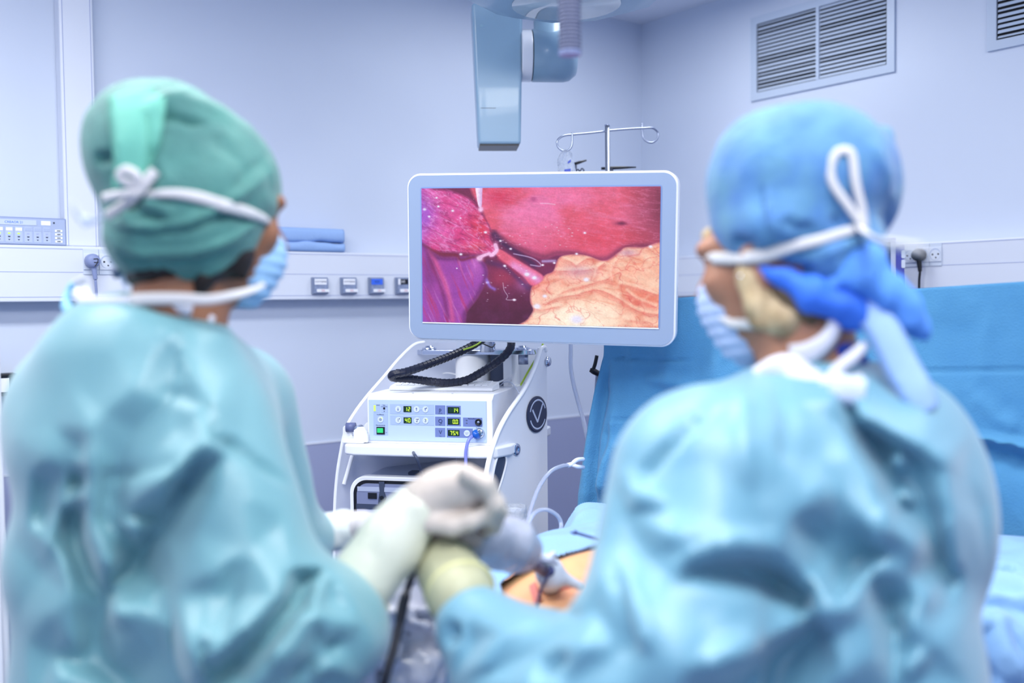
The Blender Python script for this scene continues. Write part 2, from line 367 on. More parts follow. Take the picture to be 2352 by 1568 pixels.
# ------------------------------------------------------------ air vents on the right wall
m_vent = mat('vent_enamel', (186, 200, 222), .4)
m_void = mat('duct_black', (10, 14, 24), .8)
FRR = Fr((WR, 0, 0), np.array([[0, 1, 0], [-1, 0, 0], [0, 0, 1]]).astype(float))   # local x = -v (to the right), y = into the wall, z up
def vent(x0, x1, z0, z1, label, halves, n):
    t = thing('air_vent', label, 'air vent', FRR.w(((x0+x1)/2, 0, z0)), FRR.M, 'louvred air vents')
    b = .028; y = -.008
    mo('frame', cat_(*[box(FRR, (a, y, c), (d, 0, e)) for a, d, c, e in ((x0, x0+b, z0, z1), (x1-b, x1, z0, z1), (x0+b, x1-b, z0, z0+b), (x0+b, x1-b, z1-b, z1))]), m_vent, t)
    mo('backing', box(FRR, (x0+b, -.0015, z0+b), (x1-b, -.0005, z1-b)), m_void, t)
    w_ = (x1-x0-2*b)/halves
    for h in range(halves):
        a, c = x0+b+h*w_+.004, x0+b+(h+1)*w_-.004; S = []
        dz = (z1-z0-2*b)/n
        for k in range(n):
            zc = z0+b+(k+.5)*dz; tl = dz*.5*(.45 if RNG.rand() < .22 else .68)
            q = FRR.w([(a, -.0075, zc-tl*.9), (a, -.0035, zc+tl), (a, -.0022, zc+tl), (a, -.006, zc-tl*.9)])
            S.append(prism(q, FRR.M[:, 0]*(c-a)))
        mo('louvre_panel', cat_(*S), m_vent, t)
    for h in range(1, halves):
        x = x0+b+h*w_; mo('mullion', box(FRR, (x-.006, -.0105, z0+b), (x+.006, -.002, z1-b)), m_vent, t)
a = FRR.l(onwall_r(1727, 139)); b = FRR.l(onwall_r(2057, 139)); zt1 = FRR.l(onwall_r(1727, 43))[2]; zb1 = .5*(onwall_r(1728, 235)[2]+onwall_r(2057, 163)[2])
vent(a[0], b[0], zb1, min(zt1, CEIL-.02), 'large rectangular white louvred air vent high on the right wall, above the blue cap', 2, 18)
c = FRR.l(onwall_r(2270, 60)); zb2 = onwall_r(2272, 119)[2]
vent(c[0], c[0]+.52, zb2, min(zt1, CEIL-.02), 'louvred air vent at the top right corner, partly cut off by the frame', 1, 16)

# ------------------------------------------------------------ sockets, plugs, gas outlets, panel
FRL = Fr((0, WL-TD, 0), np.eye(3))                       # local x = u, y into the wall
FRT = Fr((WR-TD, 0, 0), FRR.M)
m_sock = mat('socket_white', (218, 226, 240), .3); m_well = mat('socket_well', (176, 190, 218), .4)
def socket(fr, x, z, w_, label, grp):
    t = thing('power_socket', label, 'power socket', fr.w((x, 0, z-.03)), fr.M, grp)
    mo('plate', box(fr, (x-w_/2, -.003, z-.036), (x+w_/2, 0, z+.036)), mat('socket_plate', (208, 218, 234), .35), t, bevel=.001)
    mo('cover', box(fr, (x-.0205, -.006, z-.0225), (x+.0205, -.003, z+.0225)), m_sock, t, bevel=.001)
    rs = [(.0185*math.cos(q), .0185*math.sin(q)) for q in np.arange(28)*2*math.pi/28]
    mo('well', prism(fr.w([(x+p, -.0063, z+q) for p, q in rs]), fr.M[:, 1]*.0003), m_well, t)
    ri = [(.0165*math.cos(q), .0165*math.sin(q)) for q in np.arange(28)*2*math.pi/28]
    mo('insert', prism(fr.w([(x+p+.001, -.0068, z+q-.0015) for p, q in ri]), fr.M[:, 1]*.0005), m_sock, t)
    mo('pin_holes', cat_(disc(fr, x-.008, -.0072, z, .0028), disc(fr, x+.011, -.0072, z+.0005, .0028), disc(fr, x+.003, -.0072, z-.010, .0024)), m_black, t)
def plug(name, fr, x, z, m, label, cable_pts, digit=None):
    t = thing(name, label, 'plug', fr.w((x, -.007, z-.02)), fr.M)
    f2 = Fr(fr.w((x, -.0075, z)), np.stack([fr.M[:, 0], fr.M[:, 2], -fr.M[:, 1]], 1))
    mo('plug_body', lathe(f2, [(.0185, 0), (.0195, .006), (.0195, .022), (.017, .03), (.008, .032)], 32), m, t, smooth=True)
    n0 = fr.w((x+.002, -.024, z-.012)); n1 = fr.w((x+.006, -.024, z-.052)); k = np.linspace(0, 1, 25)[:, None]
    mo('strain_relief', tube(n0+(n1-n0)*k, .0078-.002*k[:, 0]+.0006*np.sin(k[:, 0]*70), 12), m, t, smooth=True)
    path = crom([n1]+[fr.w(q) for q in cable_pts], 8); mo('cable', tube(path, .0036, 10), m, t, smooth=True)
    if digit:
        f3 = Fr(fr.w((x, -.0405, z)), fr.M); g = []
        for q in digit: g.append(ribbon(crom(f3.w([(a, .0, b) for a, b in q]), 4), -fr.M[:, 1], .0022, .0003))
        mo('handwritten_mark', cat_(*g), m_black, t)
sx0 = FRL.l(onwall_l(190, 600, TD))[0]; dxs = FRL.l(onwall_l(226.5, 600, TD))[0]-sx0; zs = FRL.l(onwall_l(206, 601, TD))[2]
for i, lb in enumerate(('white wall socket holding the grey plug marked 7', 'empty white wall socket just right of the grey plug', 'white wall socket next to the green cap')):
    socket(FRL, sx0+dxs*(i+.5), zs, dxs-.001, lb, 'wall sockets on the left trunking')
plug('power_plug', FRL, sx0+dxs*.5-.001, zs+.002, mat('plug_grey', (135, 148, 190), .4), 'grey power plug marked 7 with its cable hanging below the left socket',
     [(sx0+dxs*.5+.008, -.022, zs-.1), (sx0+dxs*.5+.016, -.02, zs-.2), (sx0+dxs*.5+.02, -.02, zs-.8), (sx0+dxs*.5+.01, .0, zs-1.2)],
     digit=[[(-.002, .004), (.008, .005), (.0105, .004)], [(.0105, .004), (.008, -.006), (.001, -.0165)], [(-.001, -.005), (.006, -.0055), (.0115, -.0045)]])
qx = [FRT.l(onwall_r(x, 585, TD))[0] for x in (2077, 2107, 2136, 2164)]; zq = .5*(onwall_r(2147, 583, TD)[2]+onwall_r(2090, 588, TD)[2])
for i, lb in enumerate(('white wall socket beside the purple monitor edge', 'wall socket holding the black round plug', 'empty white wall socket right of the black plug')):
    socket(FRT, (qx[i]+qx[i+1])/2, zq, qx[i+1]-qx[i]-.001, lb, 'wall sockets on the right trunking')
xp = (qx[1]+qx[2])/2
plug('power_plug', FRT, xp-.004, zq, m_black, 'black round power plug with black cord on the right wall', [(xp-.002, -.022, zq-.1), (xp-.001, -.02, zq-.25), (xp, -.02, zq-.9), (xp, .0, zq-1.2)])

m_blue = mat('label_blue', (60, 110, 235), .4); m_lab = mat('label_white', (240, 243, 252), .4)
for i, (xa, xb, kind) in enumerate(((714, 750, 'O'), (780, 815.5, 'O'), (844.5, 878, 'N'), (906, 938, 'A'))):
    x0 = FRL.l(onwall_l(xa, 657, TD))[0]; x1 = FRL.l(onwall_l(xb, 657, TD))[0]; z1 = FRL.l(onwall_l(xa, 636.5, TD))[2]; z0 = FRL.l(onwall_l(xa, 675.5, TD))[2]; ww = x1-x0
    lb = ['grey square medical gas outlet marked oxygene, leftmost of the row', 'grey square medical gas outlet marked oxygene, second of the row', 'grey square gas outlet with a blue label', 'grey square gas outlet with a black air label beside the monitor'][i]
    t = thing('gas_outlet', lb, 'gas outlet', FRL.w(((x0+x1)/2, 0, z0)), None, 'medical gas outlets on the wall rail')
    mo('housing', box(FRL, (x0, -.012, z0), (x1, 0, z1)), m_grey, t, bevel=.002)
    mo('cover', box(FRL, (x0+ww*.07, -.016, z0+.003), (x1-.0015, -.012, z1-.004)), mat('gas_cover', (125, 138, 168), .3, metal=.4, noise=(60, (160, 172, 200), .2)), t, bevel=.001)
    hh = z1-z0
    if kind != 'A':
        mo('label_plate', box(FRL, (x0+ww*.1, -.0172, z0+hh*.56), (x0+ww*.86, -.016, z0+hh*.9)), m_lab if kind == 'O' else m_blue, t)
        text('lettering', 'OXYGENE' if kind == 'O' else 'N2O', FRL, x0+ww*.48, -.0177, z0+hh*.73, .0085 if kind == 'O' else .009, m_ink, t)
    else:
        mo('label_plate', box(FRL, (x0+ww*.1, -.0172, z0+hh*.56), (x0+ww*.25, -.016, z0+hh*.9)), m_lab, t)
        mo('label_plate', box(FRL, (x0+ww*.27, -.0172, z0+hh*.58), (x0+ww*.8, -.016, z0+hh*.88)), m_black, t, label='black label')
        text('lettering', 'AIR', FRL, x0+ww*.43, -.0177, z0+hh*.73, .011, m_lab, t)
    mo('release_tab', prism(FRL.w(rrect(x0+ww*.22, x1+.0005, z0+hh*.12, z0+hh*.3, .002, 4, -.0185)), FRL.M[:, 1]*.003), m_lab, t)
    text('lettering', 'SOL', FRL, x0+ww*.62, -.0192, z0+hh*.205, .0075, m_red, t)

# alarm panel on top of the rail
x1 = FRL.l(onwall_l(153, 530, TD-.02))[0]; x0 = x1-.27; z0 = zt+.0045; z1 = onwall_l(75, 499, TD-.02)[2]
FA = Fr((0, WL-.05, 0), np.eye(3))
t = thing('alarm_panel', 'grey gas alarm panel with rows of buttons on the left rail', 'control panel', ((x0+x1)/2, WL-.03, z0))
m_pan = mat('panel_grey', (168, 182, 214), .4); hh = z1-z0
mo('housing', box(FA, (x0, 0, z0), (x1, .048, z1)), mat('panel_case', (140, 155, 195), .4), t, bevel=.003)
mo('face', box(FA, (x0+.004, -.0015, z0+.004), (x1-.004, .0, z1-.004)), m_pan, t)
mo('display_strip', box(FA, (x1-.19, -.0025, z1-.022), (x1-.078, -.0015, z1-.008)), mat('panel_pale', (195, 207, 232), .4), t)
text('lettering', 'CREAOR 21', FA, x1-.134, -.003, z1-.015, .009, mat('blue_ink', (70, 130, 220), .5), t)
mo('badge', box(FA, (x1-.066, -.0025, z1-.021), (x1-.042, -.0015, z1-.009)), m_lab, t)
mo('indicator', disc(FA, x1-.033, -.0025, z1-.0135, .0025), m_dark, t)
for i in range(8):
    cx = x1-.052-.0237*i; 
    c0, c1 = cx-.0095, cx+.0095
    b = mo('channel_strip', box(FA, (c0, -.0025, z0+.008), (c1, -.0015, z1-.027)), mat('panel_strip', (180, 193, 224), .4), t)
    lit = i in (3, 4, 5)
    mo('name_tag', box(FA, (c0+.002, -.0032, z1-.038), (c1-.001, -.0025, z1-.0295)), m_lab if lit else m_pan, b)
    mo('status_lamp', box(FA, (cx-.003, -.0032, z1-.047), (cx+.003, -.0025, z1-.0435)), mat('lamp_green', (180, 235, 90), .4, emit=(170, 230, 80), es=.7) if lit else m_line, b)
    mo('key_marks', cat_(box(FA, (cx-.003, -.0032, z1-.0545), (cx+.003, -.0025, z1-.0525)), prism(FA.w([(cx-.003, -.003, z0+.021), (cx+.003, -.003, z0+.021), (cx, -.003, z0+.0245)]), (0, .0005, 0)),
                         prism(FA.w([(cx-.003, -.003, z0+.016), (cx+.003, -.003, z0+.016), (cx, -.003, z0+.0125)]), (0, .0005, 0))), m_dark, b)
for i in range(4):
    mo('side_key', box(FA, (x1-.031, -.003, z0+.009+i*.0098), (x1-.012, -.0015, z0+.0155+i*.0098)), m_lab, t)
    mo('key_mark', box(FA, (x1-.026, -.0036, z0+.011+i*.0098), (x1-.017, -.003, z0+.0135+i*.0098)), m_dark, t)

# folded blue cloth on the rail
g = []
t = thing('folded_cloth', 'folded blue surgical cloth lying on the wall rail', 'cloth', FRL.w((onwall_l(715, 570, .03)[0], .035, zt+.0045)))
m_cloth = mat('cloth_blue', (150, 182, 232), .8, bump=(60, .2))
xa, xb = onwall_l(560, 560, .03)[0], onwall_l(786, 560, .04)[0]
zc0 = zt+.0045; zc1 = onwall_l(700, 523, .04)[2]
def roll(z0, z1, ya, yb, wob):
    n = 24; V = []; Fc = []; xs = np.linspace(xa, xb, 30)
    for i, x in enumerate(xs):
        e = .5*math.sin(x*31+wob)*.006+.4*math.sin(x*83+wob*2)*.003
        for k in range(n):
            a = 2*math.pi*k/n; ca, sa = math.cos(a), math.sin(a)
            p_ = 2/3.2; y = (ya+yb)/2+(yb-ya)/2*math.copysign(abs(ca)**p_, ca)*(1+.02*math.sin(x*50))
            zz = (z0+z1)/2+(z1-z0)/2*math.copysign(abs(sa)**p_, sa)+(e if sa > 0 and wob > 0 else 0)+(e if sa < 0 and wob < 0 else 0)
            V.append((x+(.004*ca if i in (0, 29) else 0), max(zc0, 0)*0+y, max(zz, zc0)))
    Fc = [[i*n+j, i*n+(j+1) % n, (i+1)*n+(j+1) % n, (i+1)*n+j] for i in range(29) for j in range(n)]+[list(range(n))[::-1], [29*n+j for j in range(n)]]
    return np.array(V), Fc
hc = zc1-zc0
mo('lower_fold', roll(zc0, zc0+hc*.42, WL-.068, WL-.004, .7), m_cloth, t, smooth=True)
mo('upper_fold', roll(zc0+hc*.40, zc1, WL-.066, WL-.004, -1.3), m_cloth, t, smooth=True)

# things against the left edge of the frame
t = thing('equipment_cabinet', 'tall white cabinet at the bottom left edge behind the green capped surgeon', 'cabinet', P(-60, 1300, 2.0)*np.array([1, 1, 0]))
fc = Fr(P(-60, 1300, 2.0)*np.array([1, 1, 0]), rotz(-37.5+29))
zc = P(-60, 700, 2.0)[2]; xr = fc.hy(11, 1150, 0)[0]
mo('body', box(fc, (xr-.45, 0, .08), (xr, .4, zc)), m_white, t, bevel=.008)
mo('door', box(fc, (xr-.44, -.018, .1), (xr-.012, 0, zc-.02)), m_white, t, bevel=.004)
mo('handle', tube(crom([fc.w((xr-.4, -.018, .7)), fc.w((xr-.4, -.05, .7)), fc.w((xr-.4, -.05, .85)), fc.w((xr-.4, -.018, .85))], 4), .005), m_steel, t, smooth=True)
mo('plinth', box(fc, (xr-.43, .02, 0), (xr-.02, .38, .08)), m_dark, t)
q = onwall_l(14, 882, .05)
t = thing('wall_intercom', 'small black wall box with a white face at the far left', 'wall box', (q[0], WL-.004, onwall_l(14, 910, .05)[2]))
z1, z0 = onwall_l(14, 858, .05)[2], onwall_l(14, 910, .05)[2]
mo('housing', box(WORLD, (q[0]-.12, WL-.05, z0), (q[0]+.03, WL-.0002, z1)), m_black, t, bevel=.004)
mo('face', box(WORLD, (q[0]-.11, WL-.052, z0+.012), (q[0]+.008, WL-.05, z1-.012)), m_lab, t)

# patient monitor on the right wall rail, mostly behind the blue cap
t = thing('patient_monitor', 'dark screened monitor with a purple side strip, mostly behind the blue cap', 'monitor', onwall_r(2040, 640, .2))
pa = onwall_r(2040, 620, .2); fm = Fr(pa, rotz(-50))
def fx(px, py): return fm.hy(px, py)
xs0, xs1, xs2, xs3 = fx(1900, 600)[0], fx(2045, 600)[0], fx(2057, 600)[0], fx(2077, 600)[0]; zz1, zz0 = fx(2057, 546)[2], fx(2057, 668)[2]
mo('screen', box(fm, (xs0, -.002, zz0+.01), (xs1, .01, zz1-.015)), mat('screen_dark', (50, 55, 85), .15), t)
mo('bezel', cat_(box(fm, (xs1, -.006, zz0), (xs2, .05, zz1)), box(fm, (xs0-.012, -.006, zz1-.015), (xs1, .05, zz1)), box(fm, (xs0-.012, -.006, zz0), (xs1, .05, zz0+.01))), mat('bezel_grey', (190, 198, 222), .4), t, bevel=.002)
mo('side_strip', box(fm, (xs2, -.003, zz0-.03), (xs3, .05, zz1-.025)), mat('purple_plastic', (78, 84, 178), .4), t, label='purple strip with connectors')
for dz in (-.03, -.06): mo('connector', prism(fm.w(rrect(xs3-.009, xs3+.002, zz1+dz-.034, zz1+dz-.008, .004, 4, -.006)), fm.M[:, 1]*.006), m_sock, t)
mo('knob', disc(fm, (xs2+xs3)/2+.003, -.008, zz0+.012, .005, .006), m_sock, t)
mo('mount', tube([fm.w((xs0+.05, .05, (zz0+zz1)/2)), fm.w((xs0+.05, .05, (zz0+zz1)/2))+np.array([.15, .02, 0])], .02), m_grey, t)

# ------------------------------------------------------------ ceiling equipment
t = thing('ceiling_pendant', 'pale blue boxed ceiling arm hanging down left of the joint', 'ceiling pendant', P(1142, 330, 2.95))
fp = Fr(P(1142, 330, 2.95), rotz(-37.5+4))
a0 = fp.hy(1099, 331); a1 = fp.hy(1197, 331); b0 = fp.hy(1083, 5); b1 = fp.hy(1200, 5)
zt_ = b0[2]; pts = [(a0[0], a0[2]), (a1[0], a1[2]), (b1[0]+.001, zt_), (b0[0], zt_)]
dep = .11
def taper(p4, y0, y1):
    v = [(x, y0, z) for x, z in p4]+[(x, y1, z) for x, z in p4]
    return fp.w(v), [[0, 1, 2, 3], [7, 6, 5, 4], [0, 4, 5, 1], [1, 5, 6, 2], [2, 6, 7, 3], [3, 7, 4, 0]]
mo('arm_housing', taper(pts, 0, dep), m_teal, t, bevel=.01, seg=3)
mo('end_cap', box(fp, (a0[0]+.004, .004, a0[2]-.004), (a1[0]-.006, dep-.004, a0[2]+.001)), m_black, t)
mo('screw', disc(fp, fp.hy(1106, 59)[0], -.001, fp.hy(1106, 59)[2], .0045), mat('screw_cap', (150, 185, 205), .3), t)
mo('scratch', box(fp, (fp.hy(1104, 248)[0], -.0004, fp.hy(1104, 248.6)[2]), (fp.hy(1139, 248)[0], .001, fp.hy(1104, 247.6)[2])), m_dark, t)
j0 = fp.hy(1200, 118)[0]; jz1, jz0 = fp.hy(1210, 57)[2], fp.hy(1210, 178)[2]; x1_ = fp.hy(1224, 100)[0]; x2_ = fp.hy(1315, 100)[0]
mo('joint_neck', cyl(fp.w((j0-.002, .055, (jz0+jz1)/2)), fp.w((x1_, .055, (jz0+jz1)/2)), (jz1-jz0)/2, 40), m_whiteg, t, smooth=False, bevel=.004)
mo('joint_gap', cyl(fp.w((x1_, .055, (jz0+jz1)/2)), fp.w((x1_+.002, .055, (jz0+jz1)/2)), (jz1-jz0)/2-.003, 40), m_black, t)
fj = Fr(fp.w((x1_+.002, .055, (jz0+jz1)/2)), np.stack([fp.M[:, 1], fp.M[:, 2], fp.M[:, 0]], 1)); hj = x2_-x1_; r_ = (jz1-jz0)/2
mo('joint_housing', lathe(fj, [(r_, 0), (r_*1.01, hj*.8), (r_*.96, hj*.95), (r_*.75, hj*1.12), (0.002, hj*1.16)], 48), m_teal, t, smooth=True)
fv = Fr(fp.w((fp.hy(1262, 60)[0], .045, jz1-.055)), np.eye(3))
mo('vertical_tube', lathe(fv, [(.036, 0), (.046, .01), (.047, .03), (.0425, .034), (.0425, .42)], 40), m_teal, t, smooth=True)
mo('collar_ring', lathe(fv, [(.047, .0), (.052, .004), (.052, .012), (.047, .016)], 40), m_dark, t, smooth=True)
mo('hanger', cat_(cyl(fv.w((0, 0, .42)), (fv.o[0], fv.o[1], CEIL), .05), box(fp, (fp.l(fv.w((0, 0, 0)))[0]-.02, .04, b0[2]-.0), (fp.l(fv.w((0, 0, 0)))[0]+.02, .06, b0[2]+.02))), m_teal, t)

q = P(1300, -38, 2.55)
t = thing('surgical_lamp', 'pale teal surgical lamp head at the top centre, seen from below', 'surgical lamp', q)
fl = Fr(q, rotz(-30))
n = 10; rr = [.325]*n
prof = []
V = []; Fc = []
levels = [(.0, -.052), (.19, -.052), (.255, -.03), (.285, .004), (.26, .05), (.12, .085), (.0, .09)]
for r, z in levels: V += [(max(r, .001)*math.cos(2*math.pi*k/n+.35), max(r, .001)*math.sin(2*math.pi*k/n+.35)*.92, z) for k in range(n)]
for i in range(len(levels)-1): Fc += [[i*n+j, i*n+(j+1) % n, (i+1)*n+(j+1) % n, (i+1)*n+j] for j in range(n)]
mo('lamp_head', (fl.w(V), Fc), m_teal, t, bevel=.006)
mo('lamp_lens', lathe(Fr(fl.w((0, 0, -.0555)), fl.M), [(.001, 0), (.14, 0), (.14, .003), (.001, .003)], 32), mat('lamp_glass', (190, 205, 215), .1, coat=.6), t, smooth=True)
mo('stem', cyl(fl.w((0, 0, .08)), (q[0], q[1], CEIL), .02), m_teal, t, smooth=True)
# ribbed hose / lamp handle close to the camera
a = P(1309, 124, 1.5); top = np.array([a[0], a[1], 2.2]); k = np.linspace(0, 1, 260); 
t = thing('ribbed_hose', 'grey ribbed hose hanging down at the top centre in front of the joint', 'hose', a)
pth = a+(top-a)*k[:, None]+np.outer(.0, CR)
mo('hose', tube(pth, .0168+.0009*np.sign(np.sin(k*420)), 24), mat('hose_grey', (102, 108, 136), .55), t, smooth=False)
mo('end_ring', cyl(a-ZUP*.002, a+ZUP*.004, .0172, 24), mat('hose_end', (130, 142, 185), .4), t)
mo('hanger', cyl(top, (top[0], top[1], CEIL), .008), m_steel, t)
# ------------------------------------------------------------ the monitor
MM = np.array([[0.61869132, 0.78467471, -0.03881563], [-0.78503486, 0.61553491, -0.06954882], [-0.03068083, 0.07350087, 0.99682311]])
fmn = Fr((1.49384447, 1.84207808, 1.55794683), MM)
t = thing('surgical_monitor', 'white framed monitor showing a pink and orange operation picture in the centre', 'monitor', fmn.o, MM)
xl, xr = fmn.hy(937, 590)[0], fmn.hy(1555.5, 590)[0]; zu, zl = .5*(fmn.hy(1100, 398)[2]+fmn.hy(1480, 390)[2]), .5*(fmn.hy(1100, 784)[2]+fmn.hy(1400, 794)[2])
hs = mo('housing', prism(fmn.w(rrect(xl, xr, zl, zu, .034, 8, -.002)), MM[:, 1]*.05), m_white, t, bevel=.005, seg=3)
mo('front_glass', prism(fmn.w(rrect(xl+.005, xr-.005, zl+.005, zu-.005, .03, 8, -.0045)), MM[:, 1]*.004), mat('bezel_blue_white', (144, 162, 192), .25, coat=.3), t)
mo('screen_rim', prism(fmn.w(rrect(-.2915, .2915, -.1655, .1655, .006, 4, -.0052)), MM[:, 1]*.002), mat('rim_dark', (120, 145, 195), .4), t)
mo('screen_ledge', box(fmn, (-.289, -.0062, -.1652), (.289, -.005, -.1625)), m_white, t)
mo('back_cover', prism(fmn.w(rrect(xl+.08, xr-.08, zl+.06, zu-.06, .03, 4, .048)), MM[:, 1]*.03), m_white, t, bevel=.006)
# the picture on the screen, painted on a fine grid in the units of the crop x 180..2130, y 220..1340
nx, ny = 560, 316
gx, gy = np.meshgrid(np.linspace(180, 2130, nx), np.linspace(222, 1342, ny)); Xp = np.stack([gx.ravel(), gy.ravel()], 1)
def nz(sx, sy=None, seed=0., o=4, rot=0.):
    sy = sy or sx; a = math.radians(rot); c, s = math.cos(a), math.sin(a)
    x = Xp[:, 0]*c+Xp[:, 1]*s; y = -Xp[:, 0]*s+Xp[:, 1]*c
    return fbm(np.stack([x/sx+20+seed, y/sy+20+seed*1.7, np.full(len(x), seed*3.1+5)], 1), o)
def poly(pts, soft=10, k=6):
    pts = crom(np.array(pts, float), k, True); d = np.full(len(Xp), 1e9); ins = np.zeros(len(Xp), bool); n = len(pts)
    for i in range(n):
        a, b = pts[i], pts[(i+1) % n]; ab = b-a; h = np.clip(((Xp-a)@ab)/(ab@ab+1e-9), 0, 1); d = np.minimum(d, np.linalg.norm(Xp-a-h[:, None]*ab, axis=1))
        cr = ((a[1] > Xp[:, 1]) != (b[1] > Xp[:, 1])); 
        with np.errstate(all='ignore'): xi = (b[0]-a[0])*(Xp[:, 1]-a[1])/(b[1]-a[1]+1e-12)+a[0]
        ins ^= cr & (Xp[:, 0] < xi)
    sd = np.where(ins, d, -d); return np.clip(sd/soft*.5+.5, 0, 1), sd
def line(pts, wd, k=6):
    d, s, tt = pdist(crom(np.array(pts, float), k), Xp); return np.exp(-(d/wd)**2)
def spot(x, y, rx, ry=None): ry = ry or rx; return np.exp(-((Xp[:, 0]-x)/rx)**2-((Xp[:, 1]-y)/ry)**2)
c = lambda *a: np.array(a, float)[None]
def mix(A, B, m): m = np.asarray(m)[:, None] if np.ndim(m) else m; return A*(1-m)+B*m
X0, Y0 = Xp[:, 0], Xp[:, 1]
IM = mix(c(118, 38, 82), c(82, 28, 62), np.clip((Y0-900)/350, 0, 1)); IM = mix(IM, c(140, 70, 150), np.clip(nz(90, seed=1)*1.6-.7, 0, 1)*.4)
IM = mix(IM, c(176, 60, 95), spot(880, 960, 130, 80)*.7); IM = mix(IM, c(190, 120, 190), spot(1040, 1010, 60)*.5)
# liver
liver = mix(c(226, 102, 138), c(232, 118, 172), spot(1150, 380, 420, 260)); liver = mix(liver, c(216, 82, 104), np.clip((nz(240, 170, 2)-.45)*4, 0, 1)*.7); liver = liver*(1+.12*(nz(34, 26, 41, 4)-.5)[:, None])
liver = mix(liver, c(214, 66, 88), spot(1620, 640, 330, 150)*.7+0); liver = mix(liver, c(128, 50, 80), np.clip((X0-1800)/330, 0, 1)**1.2*np.clip(1.15-abs(Y0-300)/700, 0, 1)); liver = mix(liver, c(205, 50, 90), spot(850, 300, 130, 70)*.8)
liver = mix(liver, c(240, 135, 190), np.clip(nz(120, 22, 3, 5, 8)*2.2-1.2, 0, 1)*.6); liver = mix(liver, c(180, 50, 110), np.clip((Y0-620+(X0-1300)*-.25)/220, 0, 1)*.35*(X0 < 1500))
liver = mix(liver, c(120, 40, 80), spot(1830, 512, 46, 16)); liver = mix(liver, c(150, 50, 110), spot(1125, 315, 30, 22)*.6)
m, sd = poly([(640, 150), (700, 410), (770, 565), (860, 650), (1010, 730), (1200, 795), (1320, 765), (1480, 770), (1700, 810), (1850, 720), (2000, 700), (2250, 690), (2250, 100), (1400, 80)], 14)
IM = mix(IM, liver, m); IM = mix(IM, c(95, 35, 75), np.exp(-((sd-12)/26)**2)*m*(Y0 > 560)*.55)
def ridge(sx, sy, seed, rot=0, pw=6, o=4): return np.clip(1-np.abs(2*nz(sx, sy, seed, o, rot)-1)*2.0, 0, 1)**pw
# upper left tissue
tis = mix(c(208, 62, 130), c(226, 96, 172), np.clip(nz(150, 60, 4, 5, 28)*2-.6, 0, 1)); tis = mix(tis, c(235, 150, 225), np.clip(nz(130, 16, 5, 5, 26)*3.2-1.85, 0, 1)*.7)
tis = mix(tis, c(150, 40, 120), np.clip(nz(120, 20, 6, 4, 20)*3-1.8, 0, 1)*.7); tis = mix(tis, c(150, 90, 220), spot(210, 440, 110, 160)*.7); tis = mix(tis, c(214, 52, 76), spot(690, 540, 110, 150)*.75)
tis = mix(tis, c(205, 80, 80), spot(640, 710, 120, 40)*.5)
tis = mix(tis, c(240, 170, 232), ridge(190, 60, 51, 30, 9)*.5); tis = mix(tis, c(140, 30, 96), ridge(120, 50, 52, 18, 7)*.5); tis = mix(tis, c(246, 200, 246), ridge(110, 26, 53, 34, 16, 3)*.4); tis = tis*(1+.22*(nz(40, 26, 54)-.5)[:, None])
m, sd = poly([(100, 200), (300, 228), (420, 240), (560, 290), (640, 350), (700, 430), (765, 545), (775, 640), (815, 715), (770, 765), (640, 770), (480, 755), (300, 745), (100, 680)], 8)
IM = mix(IM, tis, m); IM = mix(IM, c(90, 25, 70), np.exp(-((sd-4)/8)**2)*m*.45)
# lower left organ
low = mix(c(178, 76, 170), c(150, 66, 168), np.clip(nz(200, seed=7)*2-.5, 0, 1)); fib = nz(26, 260, 8, 4, -22); low = mix(low, c(196, 50, 96), np.clip(fib*3.4-1.8, 0, 1)*.8*(X0 < 620)); low = mix(low, c(228, 160, 232), np.clip(nz(18, 230, 9, 4, -24)*3.6-2.1, 0, 1)*.6*(X0 < 640))
low = mix(low, c(110, 40, 110), spot(230, 900, 70, 220)*.6); low = mix(low, c(205, 110, 200), spot(640, 850, 60, 120)*.6); low = mix(low, c(120, 36, 100), line([(190, 690), (290, 900), (360, 1100), (400, 1300)], 22)*.6); low = mix(low, c(214, 90, 150), line([(230, 690), (330, 900), (410, 1120), (440, 1320)], 22)*.7)
m, sd = poly([(100, 700), (230, 700), (330, 790), (540, 790), (640, 780), (720, 850), (735, 960), (650, 1130), (560, 1250), (500, 1400), (100, 1400)], 14)
IM = mix(IM, low, m); IM = mix(IM, c(80, 26, 80), np.exp(-((sd-10)/22)**2)*m*.5)
IM = mix(IM, c(126, 34, 60), line([(190, 690), (330, 760), (470, 775), (520, 815), (640, 790), (760, 840)], 12)*.6)
# fat
fat = mix(c(244, 176, 152), c(252, 206, 180), np.clip(nz(150, 90, 10)*2-.5, 0, 1)); fat = mix(fat, c(238, 122, 100), np.clip(nz(110, 60, 11)*2.6-1.5, 0, 1)*.6); fat = mix(fat, c(255, 242, 222), np.clip(spot(1480, 1290, 380, 150)*1.2, 0, 1)); fat = mix(fat, c(255, 226, 204), np.clip(nz(70, 45, 31)*3-1.7, 0, 1)*.6); fat = mix(fat, c(214, 70, 70), np.clip(nz(190, 26, 12, 5, 12)*4-2.6, 0, 1)*.6)
fat = mix(fat, c(226, 84, 70), spot(1980, 1120, 150, 70)*.7); fat = mix(fat, c(236, 120, 120), spot(1180, 1020, 90, 110)*.6)
m, sd = poly([(1290, 900), (1340, 790), (1460, 765), (1560, 775), (1700, 815), (1820, 740), (1870, 705), (2000, 705), (2200, 720), (2230, 1430), (1000, 1430), (1080, 1300), (1125, 1220), (1100, 1150), (1110, 1040), (1170, 980), (1230, 930)], 8)
IM = mix(IM, fat, m); IM = mix(IM, c(190, 60, 90), np.exp(-((sd-3)/9)**2)*m*.5)
lob = ridge(150, 80, 61, 10, 3); fat = None
